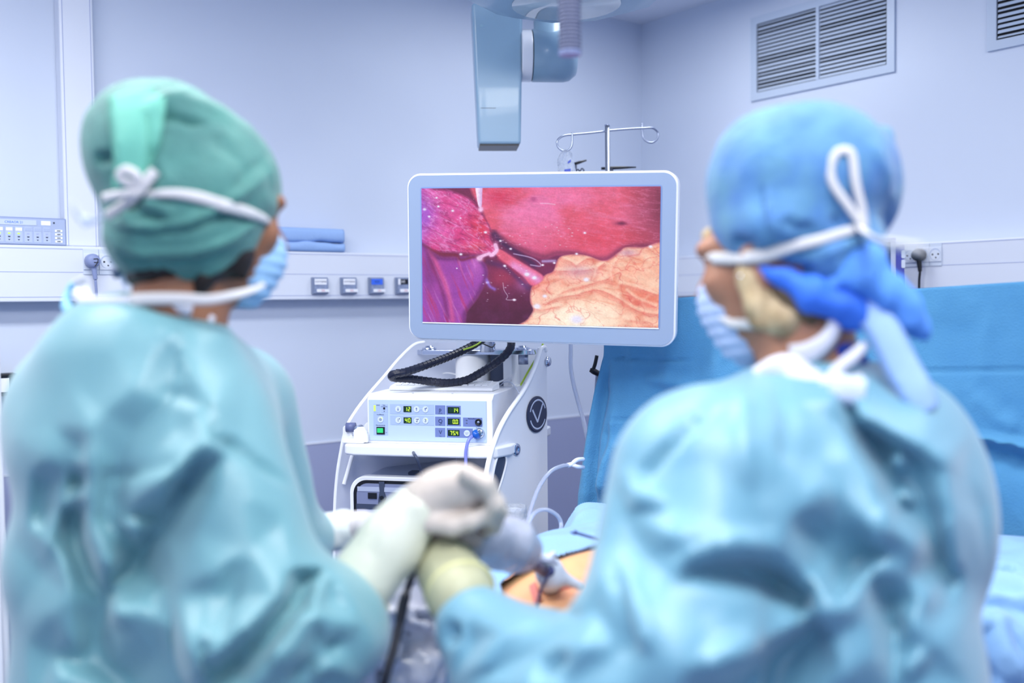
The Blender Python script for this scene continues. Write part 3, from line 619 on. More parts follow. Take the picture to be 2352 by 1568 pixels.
IM = mix(IM, c(226, 120, 96), ridge(230, 110, 62, 8, 5, 2)*m*.6*(1-.8*np.clip(spot(1480, 1290, 380, 150)*1.2, 0, 1))); IM = mix(IM, c(255, 224, 200), ridge(120, 70, 63, 12, 2, 2)*m*.4); IM = mix(IM, c(214, 84, 84), ridge(190, 120, 64, 30, 40)*m*.5); IM = mix(IM, c(206, 70, 76), ridge(260, 150, 65, -20, 50, 3)*m*.55); IM = mix(IM, c(236, 150, 150), np.clip(spot(1400, 900, 260, 120), 0, 1)*m*.35)
for pts in ([(1340, 790), (1440, 830), (1480, 870)], [(1480, 850), (1560, 800), (1640, 800)], [(1250, 900), (1400, 900), (1560, 890), (1700, 850)], [(1270, 1130), (1400, 1060), (1600, 1000), (1730, 960)], [(1500, 1080), (1650, 1050), (1800, 1110), (1960, 1210), (2120, 1240)], [(1620, 960), (1640, 880), (1700, 830)], [(1790, 820), (1750, 900), (1760, 980)],
            [(1830, 1000), (1960, 1030), (2110, 1080)], [(1880, 1060), (1960, 1120), (2110, 1180)], [(1220, 1180), (1330, 1120), (1500, 1090)], [(1130, 1210), (1200, 1220), (1330, 1190)]):
    IM = mix(IM, c(212, 84, 84), line(pts, 4)*m*.5*np.clip(nz(60, seed=21)*3-.8, 0, 1)); IM = mix(IM, c(222, 110, 100), line([(a, b+10) for a, b in pts], 20)*m*.35); IM = mix(IM, c(255, 224, 200), line([(a, b-20) for a, b in pts], 14)*m*.5)
IM = mix(IM, c(190, 160, 205), spot(1500, 900, 130, 50)*m*.4); IM = mix(IM, c(190, 150, 190), spot(1880, 745, 80, 30)*m*.6)
# duct with clips and the white tool
mm = poly([(800, 740), (850, 725), (960, 790), (1080, 860), (1200, 935), (1190, 985), (1110, 1020), (1040, 950), (950, 880), (850, 810)], 8)[0]
duct = mix(c(226, 96, 128), c(236, 160, 226), line([(960, 860), (1080, 920), (1160, 970)], 40)*.8); IM = mix(IM, duct, mm); IM = mix(IM, c(190, 50, 90), line([(830, 800), (960, 900), (1060, 1000)], 10)*.5)
IM = mix(IM, c(60, 30, 80), line([(800, 600), (880, 680), (1000, 760), (1130, 850)], 26)*.75); IM = mix(IM, c(70, 40, 100), line([(740, 830), (880, 870), (980, 950), (1080, 1040)], 24)*.5)
IM = mix(IM, c(200, 180, 225), line([(960, 760), (1100, 790), (1170, 830), (1180, 860), (1100, 850)], 5)*.8); IM = mix(IM, c(190, 170, 230), line([(1200, 820), (1300, 815)], 12)*.8)
clip = mix(c(250, 205, 240), c(225, 150, 215), .3)
IM = mix(IM, clip, np.clip(line([(808, 690), (818, 730), (790, 765), (770, 772)], 16)*1.6, 0, 1)); IM = mix(IM, clip, np.clip(line([(665, 800), (700, 780), (755, 760)], 12)*1.6, 0, 1)); IM = mix(IM, clip, np.clip(spot(675, 800, 26, 22)*1.4, 0, 1))
tool = poly([(640, 180), (697, 180), (697, 290), (692, 375), (668, 375), (652, 300)], 4, 3)[0]; IM = mix(IM, mix(c(246, 226, 250), c(214, 178, 230), np.clip((X0-660)/30, 0, 1)), tool); IM = mix(IM, clip, np.clip(spot(684, 398, 20, 20)*1.5, 0, 1))
hl = c(238, 232, 255)
for x, y, r in ((1070, 928, 20), (1132, 955, 18), (1555, 965, 20), (1218, 1105, 16), (1155, 1190, 26), (1480, 1290, 44), (325, 372, 10), (447, 408, 11), (245, 455, 10), (205, 395, 14), (850, 655, 10), (935, 720, 10), (885, 860, 11), (965, 1140, 12), (1200, 850, 10), (1295, 832, 10), (1475, 757, 10), (2060, 695, 13), (725, 585, 12), (515, 768, 12), (310, 300, 9), (480, 885, 6), (515, 468, 6), (1540, 588, 10), (740, 1000, 12)):
    IM = mix(IM, hl, np.clip(spot(x, y, r, r*.7)*1.5, 0, 1))
for i in range(90):
    reg = [(200, 240, 700, 700, 5), (760, 580, 1120, 900, 5), (1200, 500, 1500, 700, 5), (700, 850, 1050, 1200, 4)][i % 4]; x, y = RNG.uniform(reg[0], reg[2]), RNG.uniform(reg[1], reg[3])
    rx_ = RNG.uniform(1.2, 3.6); IM = mix(IM, hl, spot(x, y, rx_*2.2, rx_)*RNG.uniform(.3, .95))
IM = mix(IM, hl, line([(1180, 350), (1240, 352), (1300, 360)], 4)*.5); IM = mix(IM, c(150, 120, 235), line([(735, 980), (760, 1030), (800, 1055)], 14)*.7); IM = mix(IM, hl, line([(870, 1000), (880, 1060), (910, 1110), (900, 1140), (980, 1140)], 3)*.6)
IM = IM*(1+.14*(nz(9, seed=15, o=2)-.5)[:, None]+.12*(nz(45, seed=16)-.5)[:, None]); IM = mix(IM, c(244, 150, 196), ridge(140, 26, 71, 6, 12)*(Y0 < 700)*(X0 > 800)*.35); IM = mix(IM, c(150, 90, 220), np.clip((260-X0)/90, 0, 1)*.35)
IM = np.clip(IM, 0, 255)/255.; LN = np.where(IM <= .04045, IM/12.92, ((IM+.055)/1.055)**2.4)
sxv = np.linspace(-.288, .288, nx); szv = np.linspace(.162, -.162, ny); A, B = np.meshgrid(sxv, szv)
Vs = fmn.w(np.stack([A.ravel(), np.full(A.size, -.0066), B.ravel()], 1)); I0 = (np.arange(ny-1)[:, None]*nx+np.arange(nx-1)[None]).ravel()
Fs = np.stack([I0, I0+nx, I0+nx+1, I0+1], 1)
ms = bpy.data.materials.new('screen_picture'); ms.use_nodes = True; nt = ms.node_tree; bs = nt.nodes['Principled BSDF']; at = nt.nodes.new('ShaderNodeAttribute'); at.attribute_name = 'picture'
bs.inputs['Base Color'].default_value = (.01, .01, .01, 1); bs.inputs['Roughness'].default_value = .5; bs.inputs['Specular IOR Level'].default_value = .2
nt.links.new(at.outputs['Color'], bs.inputs['Emission Color']); bs.inputs['Emission Strength'].default_value = .95
so = mo('screen', (Vs, Fs), ms, t, label='lit screen with the pink, purple and orange camera picture')
ca = so.data.color_attributes.new('picture', 'FLOAT_COLOR', 'POINT'); ca.data.foreach_set('color', np.c_[LN, np.ones(len(LN))].ravel().astype(np.float32))

# ------------------------------------------------------------ the equipment cart
c0 = P(983, 967, 2.53); fc = Fr((c0[0], c0[1], 0), rotz(-51))
CART = thing('equipment_cart', 'white equipment cart with curved side panels below the monitor', 'medical cart', fc.o, fc.M)
def board(trace, o, az, th, name, m, sub=None, label=None):
    """flat board on the vertical plane through o whose edge runs at azimuth az from the view direction"""
    d = rotz(-az)@_F0; nrm = np.cross(d, ZUP); pts = [hitp(x, y, o, nrm) for x, y in trace]
    return prism(pts, nrm*th)
RB = P(1120, 1120, 2.45); AZ = 34
tr = [(1256, 812), (1255, 800), (1250, 796), (1243, 799)]+[tuple(q) for q in crom([(1240, 812), (1229, 848), (1205, 897), (1172, 945), (1150, 985), (1136, 1022), (1125, 1062), (1117, 1110), (1112, 1160), (1108, 1300), (1108, 1560)], 5)]+[(1262, 1500), (1259, 1240), (1257, 1000)]
mo('side_panel', board(tr, RB, AZ, -.012, 's', m_whiteg), m_whiteg, CART, label='white curved side panel with round emblem')
mo('panel_edge', tube(np.array([hitp(x, y, RB, np.cross(rotz(-AZ)@_F0, ZUP)) for x, y in crom([(1254, 806), (1250, 797), (1243, 801), (1238, 815), (1227, 848), (1203, 897), (1170, 945), (1148, 985), (1134, 1022), (1123, 1062), (1115, 1110), (1110, 1160), (1106, 1300)], 6)]), .0058, 8), mat('edge_white', (246, 248, 255), .25), CART, smooth=True)
nR = np.cross(rotz(-AZ)@_F0, ZUP); dR = rotz(-AZ)@_F0
def onR(px, py, off=0.): return hitp(px, py, RB-nR*0+nR*off*SGN, nR)
SGN = 1 if (CC-RB)@nR > 0 else -1
fe = Fr(onR(1232, 951, .0015), np.stack([dR, -SGN*nR, ZUP], 1))
em = mo('emblem', lathe(Fr(fe.o, np.stack([dR, ZUP, -fe.M[:, 1]], 1)), [(.001, 0), (.048, 0), (.048, .003), (.045, .0045), (.001, .0045)], 40), mat('emblem_dark', (45, 52, 80), .3), CART, label='dark round emblem with a V')
def arc(r, a0, a1, n=16): return [(r*math.cos(math.radians(a)), -.005, r*math.sin(math.radians(a))) for a in np.linspace(a0, a1, n)]
mo('emblem_mark', cat_(ribbon(fe.w(arc(.038, 20, 165)), -fe.M[:, 1], .0045, .0006), ribbon(fe.w(arc(.038, 200, 335)), -fe.M[:, 1], .0045, .0006),
                  ribbon(fe.w(crom([(-.026, -.005, .014), (-.002, -.005, -.02)], 4)), -fe.M[:, 1], .006, .0006), ribbon(fe.w(crom([(-.002, -.005, -.02), (.024, -.005, .026)], 4)), -fe.M[:, 1], .006, .0006)), mat('emblem_silver', (190, 200, 225), .3), em)
fs = Fr(onR(1186, 1032, .001), fe.M); mo('fastener', lathe(Fr(fs.o, np.stack([dR, ZUP, -fe.M[:, 1]], 1)), [(.001, 0), (.0165, 0), (.015, .003), (.006, .0045), (.005, .003), (.001, .003)], 28), m_chrome, CART, smooth=True)
mo('fastener', lathe(Fr(onR(1257, 830, .0)+nR*SGN*.001, np.stack([dR, ZUP, -fe.M[:, 1]], 1)), [(.001, 0), (.014, 0), (.012, .005), (.001, .007)], 24), m_chrome, CART, smooth=True)
slot = [(1150, 1041), (1158, 1043), (1163, 1055), (1160, 1075), (1150, 1110), (1140, 1140), (1130, 1180), (1122, 1178), (1126, 1130), (1134, 1080), (1142, 1050)]
mo('slot_opening', prism([onR(x, y, .0012) for x, y in crom(slot, 3, True)], -nR*SGN*.001), m_dark, CART, label='dark hand slot')
mo('slot_rim', tube(np.array([onR(x, y, .002) for x, y in crom(slot, 4, True)]+[onR(*slot[0], .002)]), .0032, 8), m_white, CART, smooth=True)
# left board, clear acrylic with a bright edge
LB = P(785, 1000, 2.68); nL = np.cross(rotz(-56)@_F0, ZUP)
trl = [tuple(q) for q in crom([(768, 1330), (769, 1180), (774, 1100), (783, 1040), (795, 985), (815, 948), (845, 908), (885, 862), (915, 826), (950, 793), (975, 786)], 5)]
m_acr = mat('acrylic_white', (226, 232, 250), .25, alpha=.62)
mo('side_panel', prism([hitp(x, y, LB, nL) for x, y in trl+[(1046, 786), (1046, 1330)]], nL*.006), m_acr, CART, label='translucent acrylic side panel')
mo('panel_edge', tube(np.array([hitp(x, y, LB, nL) for x, y in trl]), .0056, 8), MATS['edge_white'], CART, smooth=True)
mo('slot_rim', tube(np.array([hitp(x, y, LB-CF*.02, nL) for x, y in crom([(815, 1030), (808, 1050), (799, 1082), (792, 1105), (790, 1112)], 5)]), .006, 8), MATS['edge_white'], CART, smooth=True)
# column, top plate
yc = .30
x0, x1 = fc.hy(1048, 850, yc)[0], fc.hy(1128, 850, yc)[0]; z1 = fc.hy(1100, 812, yc)[2]; rc_ = (x1-x0)/2; xc = (x0+x1)/2
mo('column', cyl(fc.w((xc, yc, .12)), fc.w((xc, yc, z1)), rc_, 40), m_white, CART, smooth=True)
mo('column_cover', box(fc, (fc.hy(1133, 850, yc)[0], yc-.03, .12), (fc.hy(1163, 850, yc)[0], yc+.06, z1)), m_dark, CART)
mo('column_cover', box(fc, (fc.hy(1163, 850, yc)[0], yc-.035, .12), (fc.hy(1182, 850, yc)[0], yc+.06, z1)), m_white, CART)
mo('back_panel', box(fc, (fc.hy(1046, 850, yc)[0]-.0, yc+.06, .12), (fc.hy(1240, 850, yc+.06)[0], yc+.07, z1+.01)), m_white, CART)
zp = fc.hy(1090, 806, yc)[2]; xa, xb = fc.hy(958, 806, yc-.02)[0], fc.hy(1232, 812, yc-.02)[0]
mo('top_plate', prism(fc.w([(x, y+yc-.02, zp-.008) for x, z_, y in [(p[0], 0, p[2]) for p in rrect(xa, xb, -.035, .035, .03, 6)]]), ZUP*.014), m_chrome, CART, bevel=.002)
for x in (xa+.035, xb-.04): mo('plate_bolt', lathe(Fr(fc.w((x, yc-.02, zp+.006)), np.eye(3)), [(.001, 0), (.021, 0), (.021, .005), (.011, .006), (.011, .010), (.001, .010)], 24), m_chrome, CART, smooth=True)
mo('plate_foot', cyl(fc.w((xb-.035, yc-.03, zp-.035)), fc.w((xb-.035, yc-.03, zp-.008)), .014), m_steel, CART, smooth=True)
xm = fc.hy(1120, 800, yc-.05)[0]; mo('monitor_stem', cyl(fc.w((xm, yc-.05, zp)), fc.w((xm, yc-.05, zp+.30)), .021, 28), m_chrome, CART, smooth=True)
mo('monitor_arm', tube([fc.w((xm, yc-.05, zp+.28)), fmn.w((0, .07, .0))], .018), m_steel, CART, smooth=True)
# shelf and lower structure
xs0, xs1 = fc.hy(776, 1030, -.04)[0], fc.hy(1180, 1050, -.04)[0]; zs1 = .5*(fc.hy(800, 1016, -.04)[2]+fc.hy(1100, 1033, -.04)[2]); zs0 = .5*(fc.hy(800, 1043, -.04)[2]+fc.hy(1100, 1059, -.04)[2])
xsr = fc.hy(1128, 1050, -.04)[0]
shp = [(xs0, .42), (xs0, 0.01), (xs0+.012, -.025), (xs0+.04, -.035), (xsr-.035, -.035), (xsr+.01, -.025), (xsr+.035, .03), (xsr+.06, .42)]
mo('shelf', prism(fc.w([(x, y, zs0) for x, y in shp]), ZUP*(zs1-zs0)), m_white, CART, bevel=.007, seg=3)
mo('lower_shelf', prism(fc.w([(x, y, zs0-.46) for x, y in shp]), ZUP*.025), m_white, CART, bevel=.005)
mo('base', box(fc, (xs0, -.03, .09), (xsr+.05, .45, .14)), m_white, CART, bevel=.01)
for x, y in ((xs0+.03, 0), (xsr, 0), (xs0+.03, .4), (xsr, .4)):
    mo('caster', cyl(fc.w((x-.012, y, .04)), fc.w((x+.012, y, .04)), .04), m_dark, CART)
ZT = zs1
# ------------------------------------------------------------ the insufflator
fi = Fr(fc.w((0, 0, ZT)), fc.M)
t = thing('insufflator', 'white box device with green number displays on the cart shelf', 'medical device', fi.o, fi.M)
p00, p11 = fi.hy(849.5, 1010), fi.hy(1117, 920.5)
ox0, ox1 = fi.hy(843.5, 960)[0], fi.hy(1131, 960)[0]; oz0 = .5*(fi.hy(900, 1021)[2]+fi.hy(1100, 1028)[2]); oz1 = .5*(fi.hy(850, 914)[2]+fi.hy(1120, 919)[2])
ztop = fi.hz(0, 0)[2]*0+oz1+.012; dp = .36
side = [(0, oz0+.006), (.012, oz0), (dp, oz0), (dp, ztop), (.02, ztop), (0, oz1)]
mo('case', prism(fi.w([(ox0, y, z) for y, z in side]), fi.M[:, 0]*(ox1-ox0)), m_whiteg, t, bevel=.003)
for x in (ox0+.04, ox1-.04):
    for y in (.04, dp-.04): mo('foot', cyl(fi.w((x, y, .0)), fi.w((x, y, oz0+.001)), .012), m_black, t)
m_fp = mat('face_plate', (186, 206, 236), .35)
mo('face_plate', box(fi, (p00[0], -.003, p00[2]), (p11[0], .0, p11[2])), m_fp, t, bevel=.0008)
m_zone = mat('zone_pale', (168, 188, 226), .4); m_zoned = mat('zone_dark', (112, 128, 186), .4); m_btn = mat('button_pale', (208, 220, 242), .35)
m_lcd = mat('lcd_dark', (14, 40, 30), .25); m_dig = mat('digit_green', (190, 245, 60), .4, emit=(200, 250, 60), es=1.0); m_dig0 = mat('digit_off', (40, 82, 62), .4)
# face coordinates from the zoomed crop (x 0..2352, y 0..962 over 820..1260, 880..1060)
def fq(x, y, yl=-.0035): q = fi.hy(820+x/5.345, 880+y/5.345, yl); return q[0], q[2]
def zone(x0_, y0_, x1_, y1_, m, nm='print_zone', yl=-.0036, th=.0006):
    a = fq(x0_, (y0_+y1_)/2); b = fq(x1_, (y0_+y1_)/2); c1 = fq((x0_+x1_)/2, y0_)[1]; c2 = fq((x0_+x1_)/2, y1_)[1]
    return mo(nm, box(fi, (a[0], yl, c2), (b[0], yl+th, c1)), m, t)
zone(203, 255, 283, 362, m_zone); zone(292, 257, 378, 362, m_zone); zone(203, 370, 378, 635, m_zone); zone(405, 258, 945, 378, m_zone); zone(408, 396, 945, 512, m_zone)
for y in (270, 410, 548): zone(960, y, 1083, y+110, m_zoned)
zone(1097, 275, 1273, 383, m_zoned); zone(1100, 412, 1273, 523, m_zoned); zone(1102, 553, 1420, 666, m_zoned); zone(1302, 422, 1538, 530, m_zoned)
SEG = {'0': 'abcdef', '1': 'bc', '2': 'abged', '3': 'abgcd', '4': 'fgbc', '5': 'afgcd', '7': 'abc', '9': 'abcdfg'}
def digits(x0_, y0_, x1_, y1_, s, n):
    d = zone(x0_, y0_, x1_, y1_, m_lcd, 'number_display', -.0046, .0012)
    a = fq(x0_, (y0_+y1_)/2); b = fq(x1_, (y0_+y1_)/2); cz1 = fq((x0_+x1_)/2, y0_)[1]; cz0 = fq((x0_+x1_)/2, y1_)[1]; W_ = (b[0]-a[0]); H_ = cz1-cz0
    dw = W_*.8/n; on = []; off = []; s2 = s.replace('.', ''); start = n-len(s2)
    for i in range(n):
        cx = a[0]+W_*.14+dw*(i+.45); cz = (cz0+cz1)/2; w2 = dw*.27; h2 = H_*.3; tt = .0014
        sg = {'a': ((-w2, h2), (w2, h2)), 'd': ((-w2, -h2), (w2, -h2)), 'g': ((-w2, 0), (w2, 0)), 'f': ((-w2, 0), (-w2, h2)), 'b': ((w2, 0), (w2, h2)), 'e': ((-w2, -h2), (-w2, 0)), 'c': ((w2, -h2), (w2, 0))}
        act = SEG[s2[i-start]] if i >= start else ''
        for k_, (q0, q1) in sg.items():
            g_ = box(fi, (cx+min(q0[0], q1[0])-tt*.42+.12*cz*0, -.0052, cz+min(q0[1], q1[1])-tt*.42), (cx+max(q0[0], q1[0])+tt*.42, -.0046, cz+max(q0[1], q1[1])+tt*.42))
            (on if k_ in act else off).append(g_)
        if '.' in s and i == start+s.index('.')-1: on.append(box(fi, (cx+dw*.42, -.0052, cz-h2-.0006), (cx+dw*.42+.0012, -.0046, cz-h2+.0008)))
    mo('digits', cat_(*on), m_dig, d); 
    if off: mo('unlit_segments', cat_(*off), m_dig0, d)
digits(572, 280, 668, 352, '12', 2); digits(574, 418, 670, 490, '40', 2); digits(1115, 292, 1256, 368, '14', 3); digits(1117, 433, 1257, 507, '0.0', 3); digits(1118, 573, 1258, 645, '75.4', 3)
def btn(x, y, lab, dot=None, r=38, sz=.011):
    a = fq(x, y); b = mo('button', disc(fi, a[0], -.0048, a[1], r/5.345*2.53/FPX, .0016), m_btn, t)
    if lab in ('up', 'down'):
        s_ = 1 if lab == 'up' else -1; mo('arrow_mark', cat_(box(fi, (a[0]-.0006, -.0053, a[1]-.0035), (a[0]+.0006, -.0048, a[1]+.0035)), prism(fi.w([(a[0]-.0022, -.0053, a[1]+s_*.001), (a[0]+.0022, -.0053, a[1]+s_*.001), (a[0], -.0053, a[1]+s_*.0045)]), fi.M[:, 1]*.0005)), mat('arrow_blue', (90, 110, 170), .5), b)
    elif lab: text('lettering', lab, fi, a[0], -.0052, a[1], sz, m_ink, b)
    if dot: mo('indicator_dot', disc(fi, a[0]+.0035, -.0056, a[1]+.0036, .0012), m_dig if dot == 'y' else m_ink, b)
btn(506, 315, 'down'); btn(732, 318, 'up'); btn(840, 320, 'up', 'k'); btn(508, 452, '1', 'k'); btn(737, 456, '2', 'k'); btn(842, 458, '3', 'y'); btn(290, 443, None, 'y'); btn(1350, 612, None)
a = fq(786, 318); b = fq(770, 318); mo('link_mark', box(fi, (b[0], -.0044, a[1]-.0006), (fq(802, 318)[0], -.0036, a[1]+.0006)), m_btn, t)
a = fq(290, 443); mo('gas_mark', cat_(ribbon(fi.w([(a[0]+.0028*math.cos(q), -.0052, a[1]+.0028*math.sin(q)) for q in np.linspace(0, 6.28, 20)]), -fi.M[:, 1], .0007, .0002), box(fi, (a[0]-.0022, -.0053, a[1]-.0003), (a[0]+.0022, -.005, a[1]+.0003))), m_ink, t)
for s, x, y, z_, in (('p', 1022, 322, .014), ('Q', 1024, 465, .014), ('V', 1025, 603, .014), ('mm Hg', 1022, 366, .0035), ('l/min', 1024, 506, .0035), ('litre', 1025, 648, .0035), ('GAZ', 258, 268, .0045), ('Télé-', 332, 268, .004), ('commande', 334, 285, .004), ('Insufflation', 288, 384, .0045), ('Marche-Arrêt', 290, 515, .0045), ('Réchauffeur', 1415, 434, .0045), ('Patient', 1494, 552, .0048), ('I', 363, 560, .004), ('O', 362, 605, .004), ('Remise à', 1349, 606, .003), ('zéro', 1349, 622, .003)):
    q = fq(x, y); text('lettering', s, fi, q[0], -.0058 if 1300 < x < 1400 and y > 600 else -.0042, q[1], z_, m_ink, t)
mo('level_bars', cat_(*[box(fi, (fq(206, 300)[0], -.0045, fq(215, 275+k*15)[1]-.0009), (fq(229, 300)[0], -.0036, fq(215, 275+k*15)[1]+.0010)) for k in range(5)]), m_dig, t)
mo('remote_socket', cat_(disc(fi, *[fq(334, 308)[0]], -.0045, fq(334, 308)[1], .0028), disc(fi, fq(334, 342)[0], -.0045, fq(334, 342)[1], .001)), m_black, t)
sw = zone(243, 535, 342, 625, m_black, 'power_switch', -.0055, .0025); a, b = fq(252, 548), fq(326, 606)
mo('rocker', box(fi, (a[0], -.008, b[1]), (b[0], -.0055, a[1])), mat('switch_green', (40, 170, 100), .3, emit=(40, 170, 95), es=.8), sw, bevel=.0008)
for y in (456, 490): zone(1337, y-7, 1356, y+8, m_grey, 'small_light')
q = fq(1493, 476); f4 = Fr(fi.w((q[0], -.0036, q[1])), np.stack([fi.M[:, 0], fi.M[:, 2], -fi.M[:, 1]], 1))
mo('round_socket', lathe(f4, [(.0085, 0), (.0085, .004), (.0065, .005), (.0055, .002), (.001, .002)], 28), m_black, t, smooth=True)
mo('socket_core', lathe(f4, [(.0035, .0), (.0035, .004), (.001, .004)], 16), m_grey, t, smooth=True)
q = fq(1510, 610); f5 = Fr(fi.w((q[0], -.003, q[1])), f4.M)
mo('gas_port', lathe(f5, [(.0115, 0), (.0115, .008), (.009, .010), (.001, .010)], 28), m_chrome, t, smooth=True)
for x in (655, 1160):
    q = fi.hz(820+x/5.345, 880+130/5.345, ztop)
    mo('lid_screw', disc(Fr(fi.w((q[0], .03, ztop+.0006)), np.stack([fi.M[:, 0], -ZUP, fi.M[:, 1]], 1)), 0, 0, 0, .0025), m_grey, t)
# gas tube in blue
pz = fi.w((q[0]*0+fq(1450, 618)[0], -.03, fq(1450, 618)[1]))
t = thing('gas_tube', 'clear violet gas tube with a blue connector on the front of the box device', 'tube', fi.w((fq(1510, 610)[0], -.014, fq(1510, 610)[1])))
p0_ = fi.w((fq(1505, 610)[0], -.0135, fq(1505, 610)[1])); p1_ = P(1090, 999, 2.49)
mo('connector', cat_(tube([p0_, p0_+(p1_-p0_)*.35, p0_+(p1_-p0_)*.4, p1_], [.0115, .0115, .0125, .0115], 24)), mat('connector_blue', (40, 120, 235), .15, trans=.45), t, smooth=True, label='blue connector')
mo('tubing', tube(crom([p1_-(p1_-p0_)*.3, p1_, P(1078, 1008, 2.475), P(1071, 1030, 2.47), P(1070, 1058, 2.465), P(1073, 1110, 2.44), P(1085, 1180, 2.36), P(1110, 1260, 2.2), P(1150, 1330, 2.0)], 8), .0042, 12), mat('tube_violet', (150, 160, 245), .12, trans=.35), t, smooth=True)

# keyboard
zk = ztop; kf = Fr(fi.w((0, 0, zk)), fi.M)
ka, kb = kf.hz(893, 897, 0), kf.hz(1127, 899, 0)
t = thing('keyboard', 'white computer keyboard lying on top of the box device', 'keyboard', kf.w(((ka[0]+kb[0])/2, ka[1]+.07, 0)), kf.M)
x0, x1 = ka[0], kb[0]+.006; y0 = max(ka[1], .03); kd = .075
sd_ = [(y0, .0005), (y0+kd, .0005), (y0+kd, .021), (y0+.010, .013), (y0, .008)]
mo('keyboard_body', prism(kf.w([(x0, y, z) for y, z in sd_]), kf.M[:, 0]*(x1-x0)), m_white, t, bevel=.003)
K = []
for r in range(5):
    y = y0+.013+r*.012; z = .0138+.12*(r*.012)
    nk = 14; 
    for i in range(nk):
        kx = x0+.014+i*(x1-x0-.028)/nk; ww_ = (x1-x0-.028)/nk*.88
        if r == 0 and 3 < i < 10:
            if i > 4: continue
            ww_ *= 6
        k_ = mo('key', box(kf, (kx, y, z), (kx+ww_, y+.0098, z+.0035)), m_whiteg, t, bevel=.0012) if r*14+i < 99 else None
mo('cable', tube(crom([kf.w((x0+.1, y0+kd, .02)), P(985, 872, 2.86), P(1025, 856, 2.84), P(1075, 868, 2.82), P(1120, 878, 2.8), P(1145, 888, 2.78)], 8), .0022, 8), m_white, t, smooth=True)
# white cable on the device and thin wire
t = thing('white_cable', 'looped white cable hanging behind the keyboard at the right', 'cable', P(1165, 880, 2.75))
mo('cord', tube(crom([P(1128, 884, 2.75), P(1150, 876, 2.72), P(1168, 868, 2.72), P(1174, 872, 2.72), P(1168, 883, 2.76), P(1160, 890, 2.8)], 8), .0026, 8), m_white, t, smooth=True)
t = thing('grey_wire', 'thin pale grey wire curving over the right end of the box device', 'wire', P(1180, 890, 2.72))
mo('cord', tube(crom([P(1148, 886, 2.74), P(1160, 877, 2.7), P(1176, 880, 2.66), P(1188, 896, 2.6), P(1197, 912, 2.56)], 8), .0015, 8), mat('wire_grey', (190, 200, 225), .4), t, smooth=True)
t = thing('ground_wire', 'yellow green ground wire running down behind the right side panel', 'wire', P(1195, 886, 2.8))
mo('cord', tube(crom([P(1247, 790, 2.72), P(1236, 815, 2.75), P(1215, 850, 2.78), P(1195, 886, 2.8), P(1190, 896, 2.8)], 8), .0028, 8), mat('wire_green', (190, 225, 70), .4), t, smooth=True)
t = thing('black_lever', 'small black clip sticking up behind the right edge of the device top', 'clip', P(1208, 892, 2.62))
mo('lever', prism([P(1203, 893, 2.63), P(1214, 893, 2.63), P(1213, 880, 2.63), P(1205, 878, 2.63)], CF*.012), m_black, t, bevel=.002)

# spiral sleeve
t = thing('cable_sleeve', 'black spiral wrapped cable loop above the keyboard', 'cable', P(1000, 875, 2.66))
c1_ = crom([P(1120, 772, 2.72), P(1082, 795, 2.70), P(1040, 815, 2.66), P(985, 836, 2.60), P(935, 853, 2.565), P(908, 858, 2.56), P(899, 863, 2.565), P(908, 868, 2.58), P(945, 870, 2.60), P(990, 876, 2.615), P(1030, 879, 2.62), P(1070, 873, 2.62), P(1105, 855, 2.615), P(1140, 832, 2.61), P(1163, 812, 2.61), P(1174, 794, 2.62), P(1172, 775, 2.64)], 24)
L_ = np.r_[0, np.cumsum(np.linalg.norm(np.diff(c1_, axis=0), axis=1))]; s_ = np.linspace(0, L_[-1], 900); cp = np.stack([np.interp(s_, L_, c1_[:, i]) for i in range(3)], 1)
T_2, N_2, B_2 = frames(cp); nS = 14; ang = np.arange(nS)*2*math.pi/nS
rad = .0098+.0016*(((s_[:, None]/.0125)+ang[None]/(2*math.pi)) % 1)
V = cp[:, None]+rad[..., None]*(N_2[:, None]*np.cos(ang)[None, :, None]+B_2[:, None]*np.sin(ang)[None, :, None])
Fc = [[i*nS+j, i*nS+(j+1) % nS, (i+1)*nS+(j+1) % nS, (i+1)*nS+j] for i in range(899) for j in range(nS)]
mo('spiral_wrap', (V.reshape(-1, 3), Fc), mat('sleeve_black', (34, 38, 58), .25), t)
mo('wire', tube(crom([P(1064, 803, 2.66), P(1085, 796, 2.66), P(1100, 788, 2.68), P(1110, 778, 2.7)], 8), .0022, 8), MATS['wire_green'], t, smooth=True, label='green wire')
mo('wire', tube(crom([P(1075, 798, 2.67), P(1092, 797, 2.67), P(1106, 789, 2.68), P(1118, 793, 2.66), P(1130, 797, 2.66), P(1137, 790, 2.68)], 8), .0018, 8), m_black, t, smooth=True)

# tape holder left of the device
t = thing('roller_holder', 'small white holder with a dark roller left of the box device', 'holder', fi.w((fi.hy(815, 1010, .02)[0], .03, 0)), fi.M)
def tp(pts, y, th, nm, m, bv=.0015): mo(nm, prism(fi.w([(fi.hy(a, b, y)[0], y, fi.hy(a, b, y)[2]) for a, b in pts]), fi.M[:, 1]*th), m, t, bevel=bv)
z0h = fi.hy(820, 1017, -.01)[2]
mo('base', box(fi, (fi.hy(786, 1010, -.02)[0], -.02, .0005), (ox0-.004, .05, .012)), m_white, t, bevel=.002)
tp([(787, 1010), (787, 982), (790, 978), (798, 977), (806, 984), (809, 1000), (809, 1010)], .03, .008, 'end_bracket', m_white)
tp([(812, 1016), (812, 988), (822, 981), (834, 980), (840, 990), (844, 1000), (844, 1016)], -.015, .008, 'end_bracket', m_white)
tp([(836, 990), (836, 976), (842, 970), (850, 970), (850, 995)], .035, .006, 'end_bracket', m_white)
q0 = fi.w((fi.hy(806, 983, .03)[0], .028, fi.hy(806, 981, .03)[2])); 
